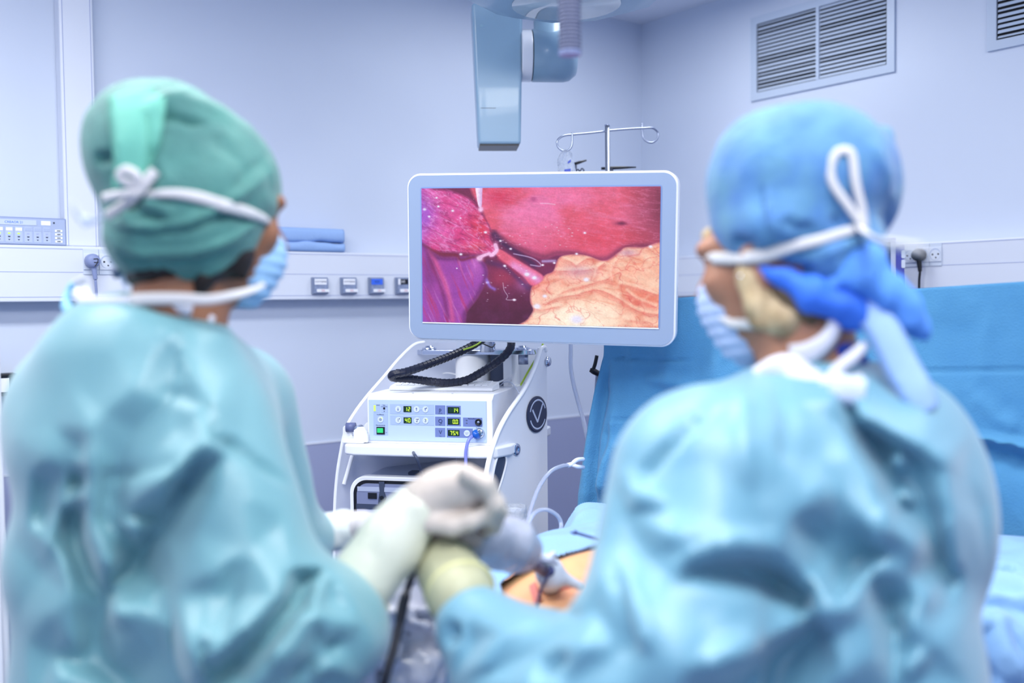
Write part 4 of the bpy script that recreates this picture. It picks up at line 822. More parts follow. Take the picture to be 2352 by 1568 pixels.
mo('roller', cyl(q0+fi.M[:, 0]*-.012, q0+fi.M[:, 0]*.012+fi.M[:, 1]*.004, .0125, 28), mat('roller_grey', (95, 105, 150), .4), t, smooth=True)
mo('spool', cyl(fi.w((fi.hy(822, 985, .0)[0], -.006, .036)), fi.w((fi.hy(822, 985, .0)[0], .022, .036)), .008, 20), m_grey, t, smooth=True)
# lower device
LD = Fr(fc.w((0, 0, zs0-.46+.025)), fc.M)
lx0, lz1 = LD.hy(803, 1150, .01)[0], .5*(LD.hy(870, 1093, .01)[2]+LD.hy(900, 1096, .01)[2]); lx1 = lx0+.31; lz0 = lz1-.19
t = thing('light_source', 'silver fronted device with rounded white frame on the lower cart shelf', 'medical device', LD.w(((lx0+lx1)/2, .2, 0)), LD.M)
mo('case', prism(LD.w([(x, .035, z) for x, _, z in rrect(lx0+.006, lx1-.006, lz0+.006, lz1-.004, .04, 8)]), LD.M[:, 1]*.33), mat('case_grey', (176, 188, 218), .35), t, bevel=.003)
mo('front_frame', prism(LD.w([(x, .01, z) for x, _, z in rrect(lx0, lx1, lz0, lz1, .045, 8)]), LD.M[:, 1]*.03), m_white, t, bevel=.004)
mo('front_gasket', prism(LD.w([(x, .008, z) for x, _, z in rrect(lx0+.012, lx1-.012, lz0+.012, lz1-.010, .036, 8)]), LD.M[:, 1]*.004), m_black, t)
mo('front_plate', prism(LD.w([(x, .005, z) for x, _, z in rrect(lx0+.022, lx1-.022, lz0+.018, lz1-.018, .03, 8)]), LD.M[:, 1]*.004), mat('silver_plate', (150, 158, 190), .3, metal=.5), t)
def lq(x, y): q = LD.hy(740+x/4.355, 1000+y/4.355, .003); return q[0], q[2]
mo('upper_band', box(LD, (lq(350, 510)[0], .0035, lq(500, 560)[1]), (lx1-.025, .006, lq(500, 515)[1])), mat('silver_pale', (196, 205, 228), .3, metal=.4), t)
mo('lower_band', box(LD, (lq(340, 700)[0], .0035, lq(440, 735)[1]), (lx1-.025, .006, lq(440, 685)[1])), m_dark, t)
mo('bottom_band', box(LD, (lq(345, 700)[0], .0035, lq(440, 790)[1]), (lx1-.025, .006, lq(440, 742)[1])), mat('silver_pale', (196, 205, 228), .3), t)
mo('hinge_strip', prism(LD.w([(lq(x, y)[0], .002, lq(x, y)[1]) for x, y in ((568, 462), (622, 462), (618, 560), (640, 620), (618, 690), (585, 720), (560, 690), (565, 620), (575, 560))]), LD.M[:, 1]*.003), m_dark, t)
q = lq(598, 620); mo('lock_knob', disc(LD, q[0], -.001, q[1], .0052, .004), m_black, t)
a, b = lq(458, 572), lq(545, 634); mo('port', box(LD, (a[0], .002, b[1]), (b[0], .005, a[1])), m_black, t)
q = LD.w((lx0+.2, .12, lz1-.003)); mo('top_handle', box(LD, (lx0+.14, .07, lz1-.005), (lx0+.26, .1, lz1+.004)), m_dark, t, bevel=.003)
mo('light_cable', tube(crom([LD.w((lx0+.22, .01, lz1-.05)), P(960, 1060, 2.46), P(950, 1040, 2.5), P(945, 1020, 2.7)], 6), .004), m_dark, t, smooth=True)

# ------------------------------------------------------------ drip stand, bag, clamps
t = thing('drip_stand', 'steel drip stand with two looped hooks behind the monitor', 'drip stand', P(1395, 1568, 2.9)*np.array([1, 1, 0]))
b_ = P(1395, 300, 2.9); zb_ = P(1395, 288, 2.9)[2]
mo('pole', cyl((b_[0], b_[1], .05), (b_[0], b_[1], zb_), .0072*1.0, 24), m_steel, t, smooth=True)
mo('pole_cap', cyl((b_[0], b_[1], zb_-.001), (b_[0], b_[1], zb_+.002), .0085, 24), m_chrome, t)
mo('hook_bar', tube(crom([P(1395, 301, 2.9), P(1350, 306, 2.86), P(1316, 309, 2.83), P(1294, 312, 2.81), P(1281, 322, 2.8), P(1281, 336, 2.8), P(1292, 346, 2.8), P(1305, 345, 2.8), P(1313, 335, 2.8), P(1314.5, 320, 2.8), P(1314, 305, 2.8)], 8), .0029, 10), m_steel, t, smooth=True)
mo('hook_bar', tube(crom([P(1395, 300, 2.9), P(1440, 296.5, 2.93), P(1475, 294.5, 2.95), P(1498, 294, 2.96), P(1510, 303, 2.97), P(1511, 316, 2.97), P(1502, 326, 2.97), P(1491, 327, 2.97), P(1480, 320, 2.97), P(1475.5, 308, 2.97), P(1475, 283, 2.97)], 8), .0029, 10), m_steel, t, smooth=True)
for k in range(5):
    a = 2*math.pi*k/5; e = np.array([b_[0]+.22*math.cos(a), b_[1]+.22*math.sin(a), .05]); mo('base_leg', tube([(b_[0], b_[1], .08), e], .012), m_steel, t, smooth=True); mo('caster', cyl(e-[.01, 0, .02], e+[.01, 0, -.02], .028), m_black, t)
t = thing('saline_bag', 'clear crumpled plastic bag hanging from the left hook above the monitor', 'plastic bag', P(1302, 480, 2.8))
out = [(1297, 343), (1303, 346), (1309, 347), (1314, 352), (1317, 366), (1321, 380), (1324, 400), (1324, 470), (1280, 470), (1281, 392), (1279, 375), (1281, 362), (1288, 350), (1293, 346)]
V = []; Fc = []; n = len(out)*3; oo = crom(out, 3, True)
for i, (yy, sc) in enumerate(((-.012, .82), (-.006, .97), (.006, .97), (.012, .82))):
    V += [P(1302+(x-1302)*sc, y, 2.8+yy)+CF*.004*math.sin(x*.7+y*.9) for x, y in oo]
Fc = [[i*n+j, i*n+(j+1) % n, (i+1)*n+(j+1) % n, (i+1)*n+j] for i in range(3) for j in range(n)]+[list(range(n))[::-1], [3*n+j for j in range(n)]]
mo('bag_film', (V, Fc), mat('clear_film', (225, 235, 252), .12, trans=.55, alpha=.75, bump=(90, .9)), t)
mo('print', cat_(prism([P(1304, 371, 2.785), P(1311, 366, 2.785), P(1311, 372, 2.785), P(1304, 376, 2.785)], CF*.001), prism([P(1296, 389, 2.785), P(1311, 387, 2.785), P(1310, 395, 2.785), P(1297, 396, 2.785)], CF*.001)), mat('print_blue', (70, 90, 190), .5), t)
m_clip = m_black
t = thing('clamp_bar', 'short black tapering bar just right of the drip bag', 'bar', P(1335, 375, 3.1))
mo('bar', tube([P(1318, 377, 3.1), P(1330, 373, 3.1), P(1347, 368, 3.1)], [.0048, .0045, .0022]), m_clip, t, smooth=True)
mo('coil', tube(crom([P(1322, 393, 3.1), P(1328, 389, 3.1), P(1332, 394, 3.1), P(1336, 387, 3.1), P(1341, 391, 3.1), P(1337, 400, 3.1)], 6), .0022), m_dark, t, smooth=True)
mo('stem', tube([P(1322, 378, 3.1), P(1322, 430, 3.1), P(1330, 700, 3.1)*np.array([1, 1, 1])], .004), m_dark, t)
t = thing('retractor_bar', 'long black bar behind the drip stand pole above the monitor', 'bar', P(1420, 385, 3.1))
mo('bar', tube([P(1381, 387, 3.1), P(1400, 386, 3.1), P(1425, 385, 3.1), P(1461, 384, 3.1)], [.004, .005, .0045, .002]), m_clip, t, smooth=True)
mo('stem', tube([P(1405, 387, 3.1), P(1405, 700, 3.1)], .005), m_dark, t)
t = thing('clamp_lever', 'black clamp lever beside the left edge of the blue screen drape', 'clamp', P(1360, 855, 2.72))
mo('lever', tube(crom([P(1371, 816, 2.7), P(1367, 835, 2.7), P(1362, 850, 2.7)], 6), [.0042]*3+[.0052]*10 if False else .0052, 12), m_black, t, smooth=True)
mo('hub', tube([P(1355, 849, 2.7), P(1363, 852, 2.7), P(1375, 858, 2.72), P(1390, 862, 2.78)], [.0055, .0085, .008, .007], 16), m_black, t, smooth=True)
mo('post', tube([P(1371, 860, 2.75), P(1368, 905, 2.75), P(1366, 1100, 2.75)*1.0], .004), m_grey, t, smooth=True)
# ------------------------------------------------------------ operating table, patient, drapes
def cw(x, y, z=0.): return x*_r0+y*_F0+ZUP*z          # metres right of / ahead of the camera
TF = Fr(cw(.09, 1.70), rotz(90-37.5-35))           # x toward the patient's head, y to the left
m_drape = mat('drape_blue', (82, 150, 196), .75, noise=(9, (70, 138, 188), .25), bump=(260, .25), sheen=.2)
m_drape2 = mat('drape_light_blue', (146, 188, 230), .7, noise=(14, (134, 178, 224), .25), bump=(200, .15), sheen=.2)
t = thing('operating_table', 'operating table with a padded top hidden under the blue drapes', 'operating table', TF.w((.3, 0, 0)), TF.M)
mo('tabletop', box(TF, (-.30, -.24, .70), (1.35, .24, .765)), m_dark, t, bevel=.02)
mo('column', box(TF, (.25, -.13, .12), (.6, .13, .70)), m_steel, t, bevel=.01)
mo('base', box(TF, (.0, -.24, .0), (.95, .24, .12)), m_steel, t, bevel=.02)
# patient: one continuous body lying on the table
def tw(x, y, z): return TF.w((x, y, z))
pp = [elw(tw(.12, 0, .888), TF.M, (.30, .175, .112)), elw(tw(.45, 0, .89), TF.M, (.22, .18, .10)), elw(tw(-.08, 0, .87), TF.M, (.14, .16, .085)), elw(tw(1.03, 0, .90), TF.M, (.12, .08, .092)), capw(tw(.66, 0, .87), tw(.95, 0, .87), .07, .055),
      capw(tw(.6, -.17, .85), tw(.63, -.42, .80), .05, .042), capw(tw(.63, -.42, .80), tw(.60, -.62, .79), .038, .03), capw(tw(.6, .17, .87), tw(.25, .23, .86), .05, .04), capw(tw(.25, .23, .86), tw(.0, .25, .86), .04, .03),
      capw(tw(-.16, .09, .87), tw(-.19, .1, .74), .07, .06), capw(tw(-.16, -.09, .87), tw(-.19, -.1, .74), .07, .06)]
m_skin = mat('skin_iodine', (242, 188, 136), .5, noise=(9, (234, 164, 132), .18), sss=.15)
V, Fc = body(pp, .05, .011)
PT = mo('person', (V, Fc), m_skin, None, smooth=True, label='person lying on the table under blue drapes, only the belly showing', cat='person')
# reddened wound marks around the port
bp = bvh(V, Fc)
m_wound = mat('wound_red', (218, 130, 120), .5); 
g = []
for pts, w_ in (([(1218, 1344), (1224, 1362), (1232, 1386)], .022), ([(1240, 1362), (1275, 1358), (1300, 1352), (1330, 1345)], .012), ([(1300, 1325), (1315, 1332), (1330, 1338)], .006)):
    pa = np.array([cast(bp, x, y, 1.66, .0012) for x, y in crom(pts, 5)]); g.append(ribbon(pa, -CF, w_, .0008))
mo('wound_marks', cat_(*g), m_wound, PT, smooth=True, label='reddened skin around the port')
# patient drape with an opening over the belly
nx_, ny_ = 300, 220; gx_ = np.linspace(-.40, .80, nx_); gy_ = np.linspace(-.42, .42, ny_); A, B = np.meshgrid(gx_, gy_, indexing='ij')
def tent(X, Y):
    h = .885+.118*np.sqrt(np.clip(1-((X-.12)/.42)**2-(Y/.27)**2, 0, 1)); h = np.maximum(h, .875+.10*np.exp(-((X-.55)/.25)**2-(Y/.2)**2)); return h
Zc = tent(A, B); e = np.clip((np.abs(B)-.235)/.19, 0, 1); e2 = np.clip((-.27-A)/.14, 0, 1)
Zc = Zc-.5*e**1.2-.45*e2**1.2
fold_ = (fbm(np.stack([A*5+B*2, B*9-A*3, A*0+3], -1), 3)-.5); rid = 1-np.abs(2*fbm(np.stack([A*4+B*3+9, B*6+A*3, A*0+8], -1), 3)-1)*2.4
Zc = Zc+.02*rid*(1-.5*e)+.03*fold_+.045*np.exp(-((A-.70)/.12)**2)*(1+rid)
Bs = B*(1-.28*e)+.02*np.sin(A*38+3*fold_*6)*e; As = A+.09*e2+.012*np.sin(B*40)*e2
kq = TF.l(P(1352, 1195, 2.25)); kq2 = TF.l(P(1215, 1225, 2.0))
Gm = np.exp(-((A-kq[0])/.13)**2-((Bs-kq[1])/.11)**2); Zc = Zc*(1-Gm)+(.965+.03*rid)*Gm
Vd = TF.w(np.stack([As.ravel(), Bs.ravel(), Zc.ravel()], 1)); prj = proj(Vd)[:, :2]
hole = np.array([(1150, 1340), (1190, 1306), (1232, 1293), (1300, 1274), (1366, 1258), (1470, 1235), (1500, 1300), (1450, 1420), (1330, 1450), (1210, 1430), (1165, 1390)], float)
def inside(pts, Q):
    ins = np.zeros(len(Q), bool); n = len(pts)
    for i in range(n):
        a, b = pts[i], pts[(i+1) % n]; crx = (a[1] > Q[:, 1]) != (b[1] > Q[:, 1])
        with np.errstate(all='ignore'): xi = (b[0]-a[0])*(Q[:, 1]-a[1])/(b[1]-a[1]+1e-12)+a[0]
        ins ^= crx & (Q[:, 0] < xi)
    return ins
hin = inside(hole, prj)
I0 = (np.arange(nx_-1)[:, None]*ny_+np.arange(ny_-1)[None]).ravel(); Fq = np.stack([I0, I0+ny_, I0+ny_+1, I0+1], 1)
Fq = Fq[~hin[Fq].any(1)]
DR = mo('patient_drape', (Vd, Fq), m_drape2, None, smooth=True, label='light blue drape spread over the patient around the bare belly', cat='drape')
so_ = DR.modifiers.new('thick', 'SOLIDIFY'); so_.thickness = .002; so_.offset = 1
# adhesive edge of the opening
# upright screen drape
def scr(s): return cw(.53+.819*s, 2.33-.574*s)
def s_of(px, yref=900):
    k = (px-1176)/FPX; return (k*2.33-.53)/(.819+.574*k)
top = [(1385, 700), (1470, 690), (1558, 683.5), (1606, 680.5), (1800, 676), (2080, 664), (2230, 654), (2352, 646), (2500, 640), (2700, 640)]
s0, s1 = s_of(1385), s_of(2600); ns, nt_ = 220, 110
ss = np.linspace(0, 1, ns); tt_ = np.linspace(0, 1, nt_); V = np.zeros((ns, nt_, 3))
tz = np.interp([1176+FPX*((.53+.819*(s0+(s1-s0)*q))/(2.33-.574*(s0+(s1-s0)*q))) for q in ss], [p[0] for p in top], [p[1] for p in top])
for i, q in enumerate(ss):
    s = s0+(s1-s0)*q; b = scr(s); d = b@_F0; px = 1176+FPX*(b@_r0)/d; zt_ = P(px, tz[i], d)[2]
    for j, u in enumerate(tt_):
        z = zt_+(.79-zt_)*u; k = u**1.0
        shift = -.075*np.interp(u, [0, .2, .45, .75, 1], [0, .0, .45, .9, 1])*np.exp(-q*7)          # the left edge leans outward as it falls
        lat = .03*math.sin(q*34+u*2.2+1)*k*.8*math.exp(-q*3)+.010*math.sin(q*19-u*5)+.02*k*math.sin(q*9+1)
        V[i, j] = b+_r0*shift*1.0+_r0*0+cw(0, 0)+ZUP*z+(_F0*.5-_r0*.0)*lat
V = V.reshape(-1, 3); I0 = (np.arange(ns-1)[:, None]*nt_+np.arange(nt_-1)[None]).ravel(); Fq = np.stack([I0, I0+1, I0+nt_+1, I0+nt_], 1)
V = folds(V, Fq, [([(1395, 832), (1388, 900), (1370, 1000), (1362, 1110), (1350, 1230)], (9, 14), -.022), ([(1378, 830), (1366, 920), (1350, 1050), (1342, 1200)], 8, .012), ([(1412, 930), (1404, 1000), (1385, 1080), (1376, 1180)], (10, 16), .020), ([(1400, 960), (1394, 1020), (1378, 1090), (1368, 1180)], 9, -.018),
    ([(1390, 823), (1430, 822), (1470, 826), (1600, 830)], 3, -.006), ([(1395, 962), (1440, 964), (1480, 962)], 3, -.005), ([(1430, 1000), (1400, 1060), (1380, 1140)], 14, .02),
    ([(2080, 852), (2200, 853), (2352, 850), (2500, 848)], 4, -.006), ([(2100, 1000), (2230, 1000), (2352, 1022), (2500, 1050)], (9, 5), .028), ([(2100, 1030), (2260, 1035), (2352, 1058), (2500, 1090)], (16, 30), -.022),
    ([(2230, 900), (2290, 960), (2352, 985)], 24, .01), ([(1480, 870), (1560, 880), (1620, 905)], 14, .012), ([(2093, 664), (2093, 760), (2092, 850)], 2.5, -.004), ([(1520, 700), (1530, 800), (1540, 900)], 20, .008)])
V = crumple(V, Fq, 9, .006, 3.)
SD = mo('screen_drape', (V, Fq), m_drape, None, smooth=True, label='tall blue drape hung as a screen behind the blue capped surgeon', cat='drape')
so_ = SD.modifiers.new('thick', 'SOLIDIFY'); so_.thickness = .002
t = thing('drape_frame', 'steel frame holding up the tall blue screen drape', 'frame', scr(.1))
pl = scr(s0+.05)+CF*.03; pr = scr(s1-.03)+CF*.03
z_l, z_r = P(1420, 700, 2.55)[2]-.02, .5*(P(2400, 650, 1.98)[2])+.70
for q_, z_ in ((pl, z_l), (pr, z_r)): mo('post', cyl((q_[0], q_[1], .02), (q_[0], q_[1], z_), .008), m_steel, t, smooth=True)
mo('foot_bar', cyl((pl[0], pl[1], .03), (pr[0], pr[1], .03), .012), m_steel, t, smooth=True)
mo('cross_bar', cyl((pl[0], pl[1], z_l), (pr[0], pr[1], z_l), .007), m_steel, t, smooth=True)
# drape over the arm board at the right
rows = [(1236, 1.93), (1262, 1.86), (1300, 1.78), (1345, 1.71), (1400, 1.66), (1470, 1.63), (1568, 1.61), (1750, 1.60), (2000, 1.60)]
cy = crom(np.array(rows, float), 12); xs_ = np.linspace(2080, 2620, 90)
V = np.array([P(x+(y-1240)*-.05, y, d) for x in xs_ for y, d in cy]); nn = len(cy); I0 = (np.arange(89)[:, None]*nn+np.arange(nn-1)[None]).ravel(); Fq = np.stack([I0, I0+1, I0+nn+1, I0+nn], 1)
V = folds(V, Fq, [([(2240, 1296), (2350, 1308), (2450, 1320)], (8, 7), .02), ([(2262, 1303), (2300, 1318), (2335, 1322)], (10, 16), -.05), ([(2245, 1312), (2320, 1345), (2370, 1380), (2460, 1440)], (14, 20), .028), ([(2236, 1372), (2260, 1330), (2275, 1350)], 20, -.02),
    ([(2235, 1380), (2300, 1384), (2380, 1400)], (9, 9), .02), ([(2222, 1435), (2250, 1500), (2275, 1580)], (14, 12), -.05), ([(2215, 1425), (2275, 1440), (2300, 1500), (2350, 1560)], 22, .03), ([(2208, 1460), (2225, 1530), (2230, 1600)], 18, .03), ([(2225, 1400), (2245, 1385), (2250, 1375)], 9, -.02), ([(2280, 1400), (2340, 1470), (2400, 1560)], 16, .012)])
V = crumple(V, Fq, 7, .014, 11.)
AD = mo('arm_drape', (V, Fq), m_drape2, None, smooth=True, label='pale blue crumpled drape over the arm board at the bottom right corner', cat='drape')
AD.modifiers.new('thick', 'SOLIDIFY').thickness = .002
c_ = P(2350, 1330, 1.85)
t = thing('arm_board', 'padded arm board hidden under the pale blue drape at the right', 'arm board', c_*[1, 1, 0])
mo('board', tube([tw(.62, -.26, .72), tw(.6, -.68, .72)], .03), m_dark, t, smooth=True); mo('post', cyl(tw(.6, -.6, .0), tw(.6, -.6, .70), .015), m_steel, t)

# ------------------------------------------------------------ port, instruments and tubes on the field
def onp(px, py, off): return cast(bp, px, py, 1.66, off)
m_port = mat('port_white', (205, 214, 232), .35)
q = onp(1268, 1325, .045)
t = thing('port_ring', 'white grey surgical port standing in the belly opening', 'surgical port', q)
prs = [ell(1262, 1312, 1.60, 34, 34, .026, 20), ell(1252, 1288, 1.59, 22, 16, .02), ell(1275, 1330, 1.60, 26, 22, .022), cap((1248, 1283, 1.575), (1238, 1277, 1.57), .007), cap((1265, 1280, 1.58), (1271, 1271, 1.58), .006, .005), cap((1285, 1322, 1.60), (1330, 1345, 1.60), .011, .007), cap((1262, 1330, 1.60), (1264, 1345, 1.66), .018), cap((1225, 1302, 1.58), (1212, 1305, 1.58), .005)]
V, Fc = body(prs, .008, .0025, 1); mo('port_body', (V, Fc), m_port, t, smooth=True)
mo('valve_opening', tube([P(1261, 1308, 1.572), P(1262, 1312, 1.58)], [.008, .009], 20), mat('port_navy', (60, 66, 120), .4), t, smooth=True)
mo('seam_line', tube(crom([P(1235, 1283, 1.568), P(1250, 1288, 1.563), P(1270, 1290, 1.565), P(1282, 1296, 1.57)], 5), .0016), mat('port_grey', (130, 140, 175), .4), t, smooth=True)
t = thing('scope_shaft', 'dark shaft entering the white port from the clear sleeve', 'instrument', P(1240, 1300, 1.56))
mo('shaft', tube([P(1206, 1282, 1.50), P(1232, 1300, 1.545), P(1252, 1313, 1.575)], [.0085, .009, .0085], 16), mat('shaft_brown', (96, 86, 110), .35), t, smooth=True)
t = thing('thin_cord', 'thin dark cord hanging from the white port over the skin', 'cord', P(1235, 1380, 1.60))
mo('cord', tube(crom([P(1262, 1314, 1.57), P(1253, 1332, 1.57), P(1244, 1350, 1.58), P(1238, 1370, 1.585), P(1234, 1392, 1.59), P(1225, 1430, 1.59)], 6), .0024, 8), mat('cord_slate', (80, 86, 130), .4), t, smooth=True)
t = thing('grasper', 'thin dark grasper tip pointing left above the folded drape', 'instrument', P(1340, 1230, 1.75))
mo('shaft', tube([P(1324, 1224, 1.72), P(1370, 1237, 1.68), P(1470, 1266, 1.60)], .0026, 10), mat('instrument_slate', (75, 90, 150), .3, metal=.3), t, smooth=True)
mo('jaw', tube([P(1310, 1222, 1.725), P(1318, 1224.5, 1.723), P(1326, 1225, 1.72)], [.0012, .0024, .0024]), mat('instrument_navy', (45, 60, 130), .3), t, smooth=True)
mo('jaw', tube([P(1319, 1218, 1.725), P(1323, 1221, 1.723), P(1328, 1225, 1.72)], [.0012, .0024, .0024]), mat('instrument_navy', (45, 60, 130), .3), t, smooth=True)
t = thing('dark_rod', 'dark rod lying along the far edge of the bare belly', 'instrument', P(1330, 1268, 1.64))
mo('rod', tube([P(1290, 1280, 1.655), P(1330, 1266, 1.63), P(1375, 1252, 1.60), P(1470, 1225, 1.55)], [.001, .0022, .004, .005], 12), mat('rod_grey', (78, 86, 112), .4), t, smooth=True)
m_clear = mat('clear_tube', (215, 224, 245), .08, trans=.6, alpha=.85)
t = thing('suction_tube', 'clear tube hanging beside the left edge of the screen drape', 'tube', P(1345, 1000, 2.66))
mo('tubing', tube(crom([P(1311, 760, 2.7), P(1311, 800, 2.7), P(1311, 840, 2.7), P(1316, 875, 2.69), P(1327, 920, 2.68), P(1340, 965, 2.66), P(1350, 1010, 2.64), P(1365, 1050, 2.64)], 8), .0058, 12), m_clear, t, smooth=True)
t = thing('irrigation_tube', 'clear tube rising from the drape to a white Y connector', 'tube', P(1215, 1210, 2.2))
mo('tubing', tube(crom([P(1202, 1300, 2.0), P(1207, 1240, 2.08), P(1212, 1200, 2.15), P(1222, 1160, 2.2), P(1240, 1115, 2.25), P(1265, 1082, 2.3), P(1290, 1070, 2.33), P(1306, 1068, 2.35)], 8), .0046, 12), m_clear, t, smooth=True)
mo('y_connector', cat_(tube([P(1303, 1069, 2.35), P(1309, 1067, 2.35), P(1316, 1065, 2.35)], [.0062, .0056, .0052], 14), tube(crom([P(1314, 1066, 2.35), P(1320, 1059, 2.35), P(1328, 1055, 2.36), P(1340, 1054, 2.38)], 5), .0050, 14), tube([P(1314, 1066, 2.35), P(1324, 1071, 2.35), P(1340, 1073, 2.37)], .0050, 14)), mat('connector_white', (222, 230, 250), .2), t, smooth=True, label='white Y connector')
t = thing('looped_tube', 'clear tube making a small loop beside the white cart panel', 'tube', P(1285, 1225, 2.15))
mo('tubing', tube(crom([P(1214, 1280, 2.0), P(1213, 1215, 2.08), P(1222, 1185, 2.1), P(1240, 1171, 2.12), P(1262, 1172, 2.13), P(1282, 1186, 2.14), P(1289, 1205, 2.14), P(1286, 1222, 2.1), P(1280, 1245, 2.0)], 8), .0045, 12), m_clear, t, smooth=True)
# the white box edge near the drape
t = thing('clear_cylinder', 'clear plastic container standing in front of the cart side panel', 'container', P(1180, 1260, 2.3))
cz = P(1182, 1150, 2.3); mo('wall', lathe(Fr(P(1182, 1290, 2.3), np.eye(3)), [(.03, 0), (.03, .13), (.0285, .13), (.0285, .002)], 28), mat('clear_film', (225, 235, 252), .12), t, smooth=True)
mo('cap', lathe(Fr(P(1182, 1184, 2.3), np.eye(3)), [(.017, 0), (.019, .012), (.015, .016), (.001, .016)], 24), mat('connector_white', (222, 230, 250), .2, ), t, smooth=True)
# clear sleeve over the scope handle
m_sleeve = mat('clear_sleeve', (196, 202, 222), .25, trans=.25, alpha=.8, bump=(40, .4))
V, Fc = body([cap((1085, 1235, 1.37), (1180, 1245, 1.44), .030, .026), cap((1130, 1225, 1.39), (1165, 1212, 1.42), .02, .018), cap((1180, 1250, 1.44), (1215, 1268, 1.49), .034, .022), cap((1110, 1262, 1.4), (1190, 1285, 1.46), .022, .014)], .02, .005, 1)
V = crumple(V, Fc, 22, .006, 2.)
t = thing('scope_sleeve', 'clear plastic sleeved camera handle held over the port', 'instrument', P(1150, 1250, 1.42))
mo('sleeve', (V, Fc), m_sleeve, t, smooth=True); mo('handle', tube([P(1060, 1215, 1.36), P(1150, 1240, 1.42), P(1215, 1286, 1.50)], [.02, .018, .009], 16), mat('handle_grey', (150, 155, 180), .35), t, smooth=True)
t = thing('black_cable', 'thick black cable running down between the two gloved forearms', 'cable', P(900, 1500, 1.35))
mo('cord', tube(crom([P(985, 1255, 1.40), P(960, 1295, 1.40), P(944, 1330, 1.39), P(928, 1380, 1.37), P(918, 1430, 1.35), P(905, 1490, 1.33), P(890, 1540, 1.31), P(878, 1600, 1.30), P(860, 1800, 1.3)], 8), [.0052]*22+[.0075]*10+[.0062]*(64-31), 12), mat('cable_navy', (30, 34, 52), .4), t, smooth=True)
# crumpled plastic pouch at the table end
V = np.array([P(x, y, 1.5+.05*math.sin(x*.02)+.0*y) for x in np.linspace(820, 1120, 70) for y in np.linspace(1325, 1800, 90)])
I0 = (np.arange(69)[:, None]*90+np.arange(89)[None]).ravel(); Fq = np.stack([I0, I0+1, I0+91, I0+90], 1)
V = folds(V, Fq, [([(920, 1420), (980, 1440), (1010, 1470)], 10, .02), ([(1005, 1440), (970, 1500), (930, 1560)], 11, .03), ([(960, 1470), (930, 1510), (900, 1560)], 10, -.03), ([(1020, 1480), (980, 1540), (950, 1600)], 14, .025), ([(940, 1400), (990, 1395), (1020, 1410)], 8, .015)])
V = crumple(V, Fq, 13, .028, 5., (1, 1, 1)); V = crumple(V, Fq, 34, .008, 15., (1, 1, 1))
PB = mo('plastic_pouch', (V, Fq), mat('pouch_film', (226, 228, 242), .16, alpha=.92, spec=.9), None, smooth=True, label='crumpled clear plastic pouch hanging between the two surgeons', cat='plastic sheet')
PB.modifiers.new('thick', 'SOLIDIFY').thickness = .001
t = thing('blue_apron', 'blue cloth hanging at the table end behind the plastic pouch', 'cloth', P(980, 1500, 1.62)*[1, 1, 0])
V = np.array([P(x, y, 1.64+.02*math.sin(x*.03)) for x in np.linspace(800, 1130, 60) for y in np.linspace(1350, 1900, 60)])
I0 = (np.arange(59)[:, None]*60+np.arange(59)[None]).ravel(); Fq = np.stack([I0, I0+1, I0+61, I0+60], 1)
a_ = mo('cloth', (crumple(V, Fq, 8, .02, 4.), Fq), mat('apron_blue', (140, 168, 208), .6), t, smooth=True); a_.modifiers.new('thick', 'SOLIDIFY').thickness = .002
# ------------------------------------------------------------ the two surgeons
m_gown = mat('gown_teal', (112, 164, 174), .42, noise=(5, (104, 158, 170), .3), bump=(220, .12), sheen=.3, spec=.8)
m_gown2 = mat('gown_teal_blue', (106, 160, 182), .42, noise=(5, (99, 152, 177), .3), bump=(220, .12), sheen=.3, spec=.8)
m_cap1 = mat('cap_green', (80, 142, 136), .7, noise=(24, (64, 120, 118), .2), bump=(150, .25), sheen=.2)
m_cap2 = mat('cap_blue', (66, 118, 186), .7, noise=(22, (92, 146, 180), .2), bump=(150, .2), sheen=.2)
m_capb = mat('cap_blue_deep', (58, 118, 232), .7, bump=(120, .2)); m_capl = mat('cap_blue_pale', (158, 192, 244), .7, bump=(120, .2))
m_tie = mat('tie_white', (208, 208, 212), .7); m_collar = mat('collar_white', (214, 216, 230), .7)
m_mask = mat('mask_blue', (150, 192, 232), .7, bump=(160, .15))
m_skd = mat('skin_brown', (150, 104, 78), .5, sss=.1, noise=(20, (140, 95, 72), .3)); m_skl = mat('skin_fair', (176, 128, 104), .5, sss=.1, noise=(20, (164, 114, 92), .3))
m_hair1 = mat('hair_black', (28, 20, 18), .5); m_hair2 = mat('hair_blonde', (220, 196, 156), .5, noise=(40, (140, 116, 84), .25))
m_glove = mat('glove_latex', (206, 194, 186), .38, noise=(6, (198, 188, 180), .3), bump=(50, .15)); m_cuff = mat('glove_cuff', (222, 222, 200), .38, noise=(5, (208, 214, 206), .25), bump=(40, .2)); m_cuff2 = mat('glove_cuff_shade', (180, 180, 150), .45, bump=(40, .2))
m_eye = mat('eye_white', (235, 235, 240), .2); m_nav = mat('undershirt_blue', (34, 62, 160), .7)
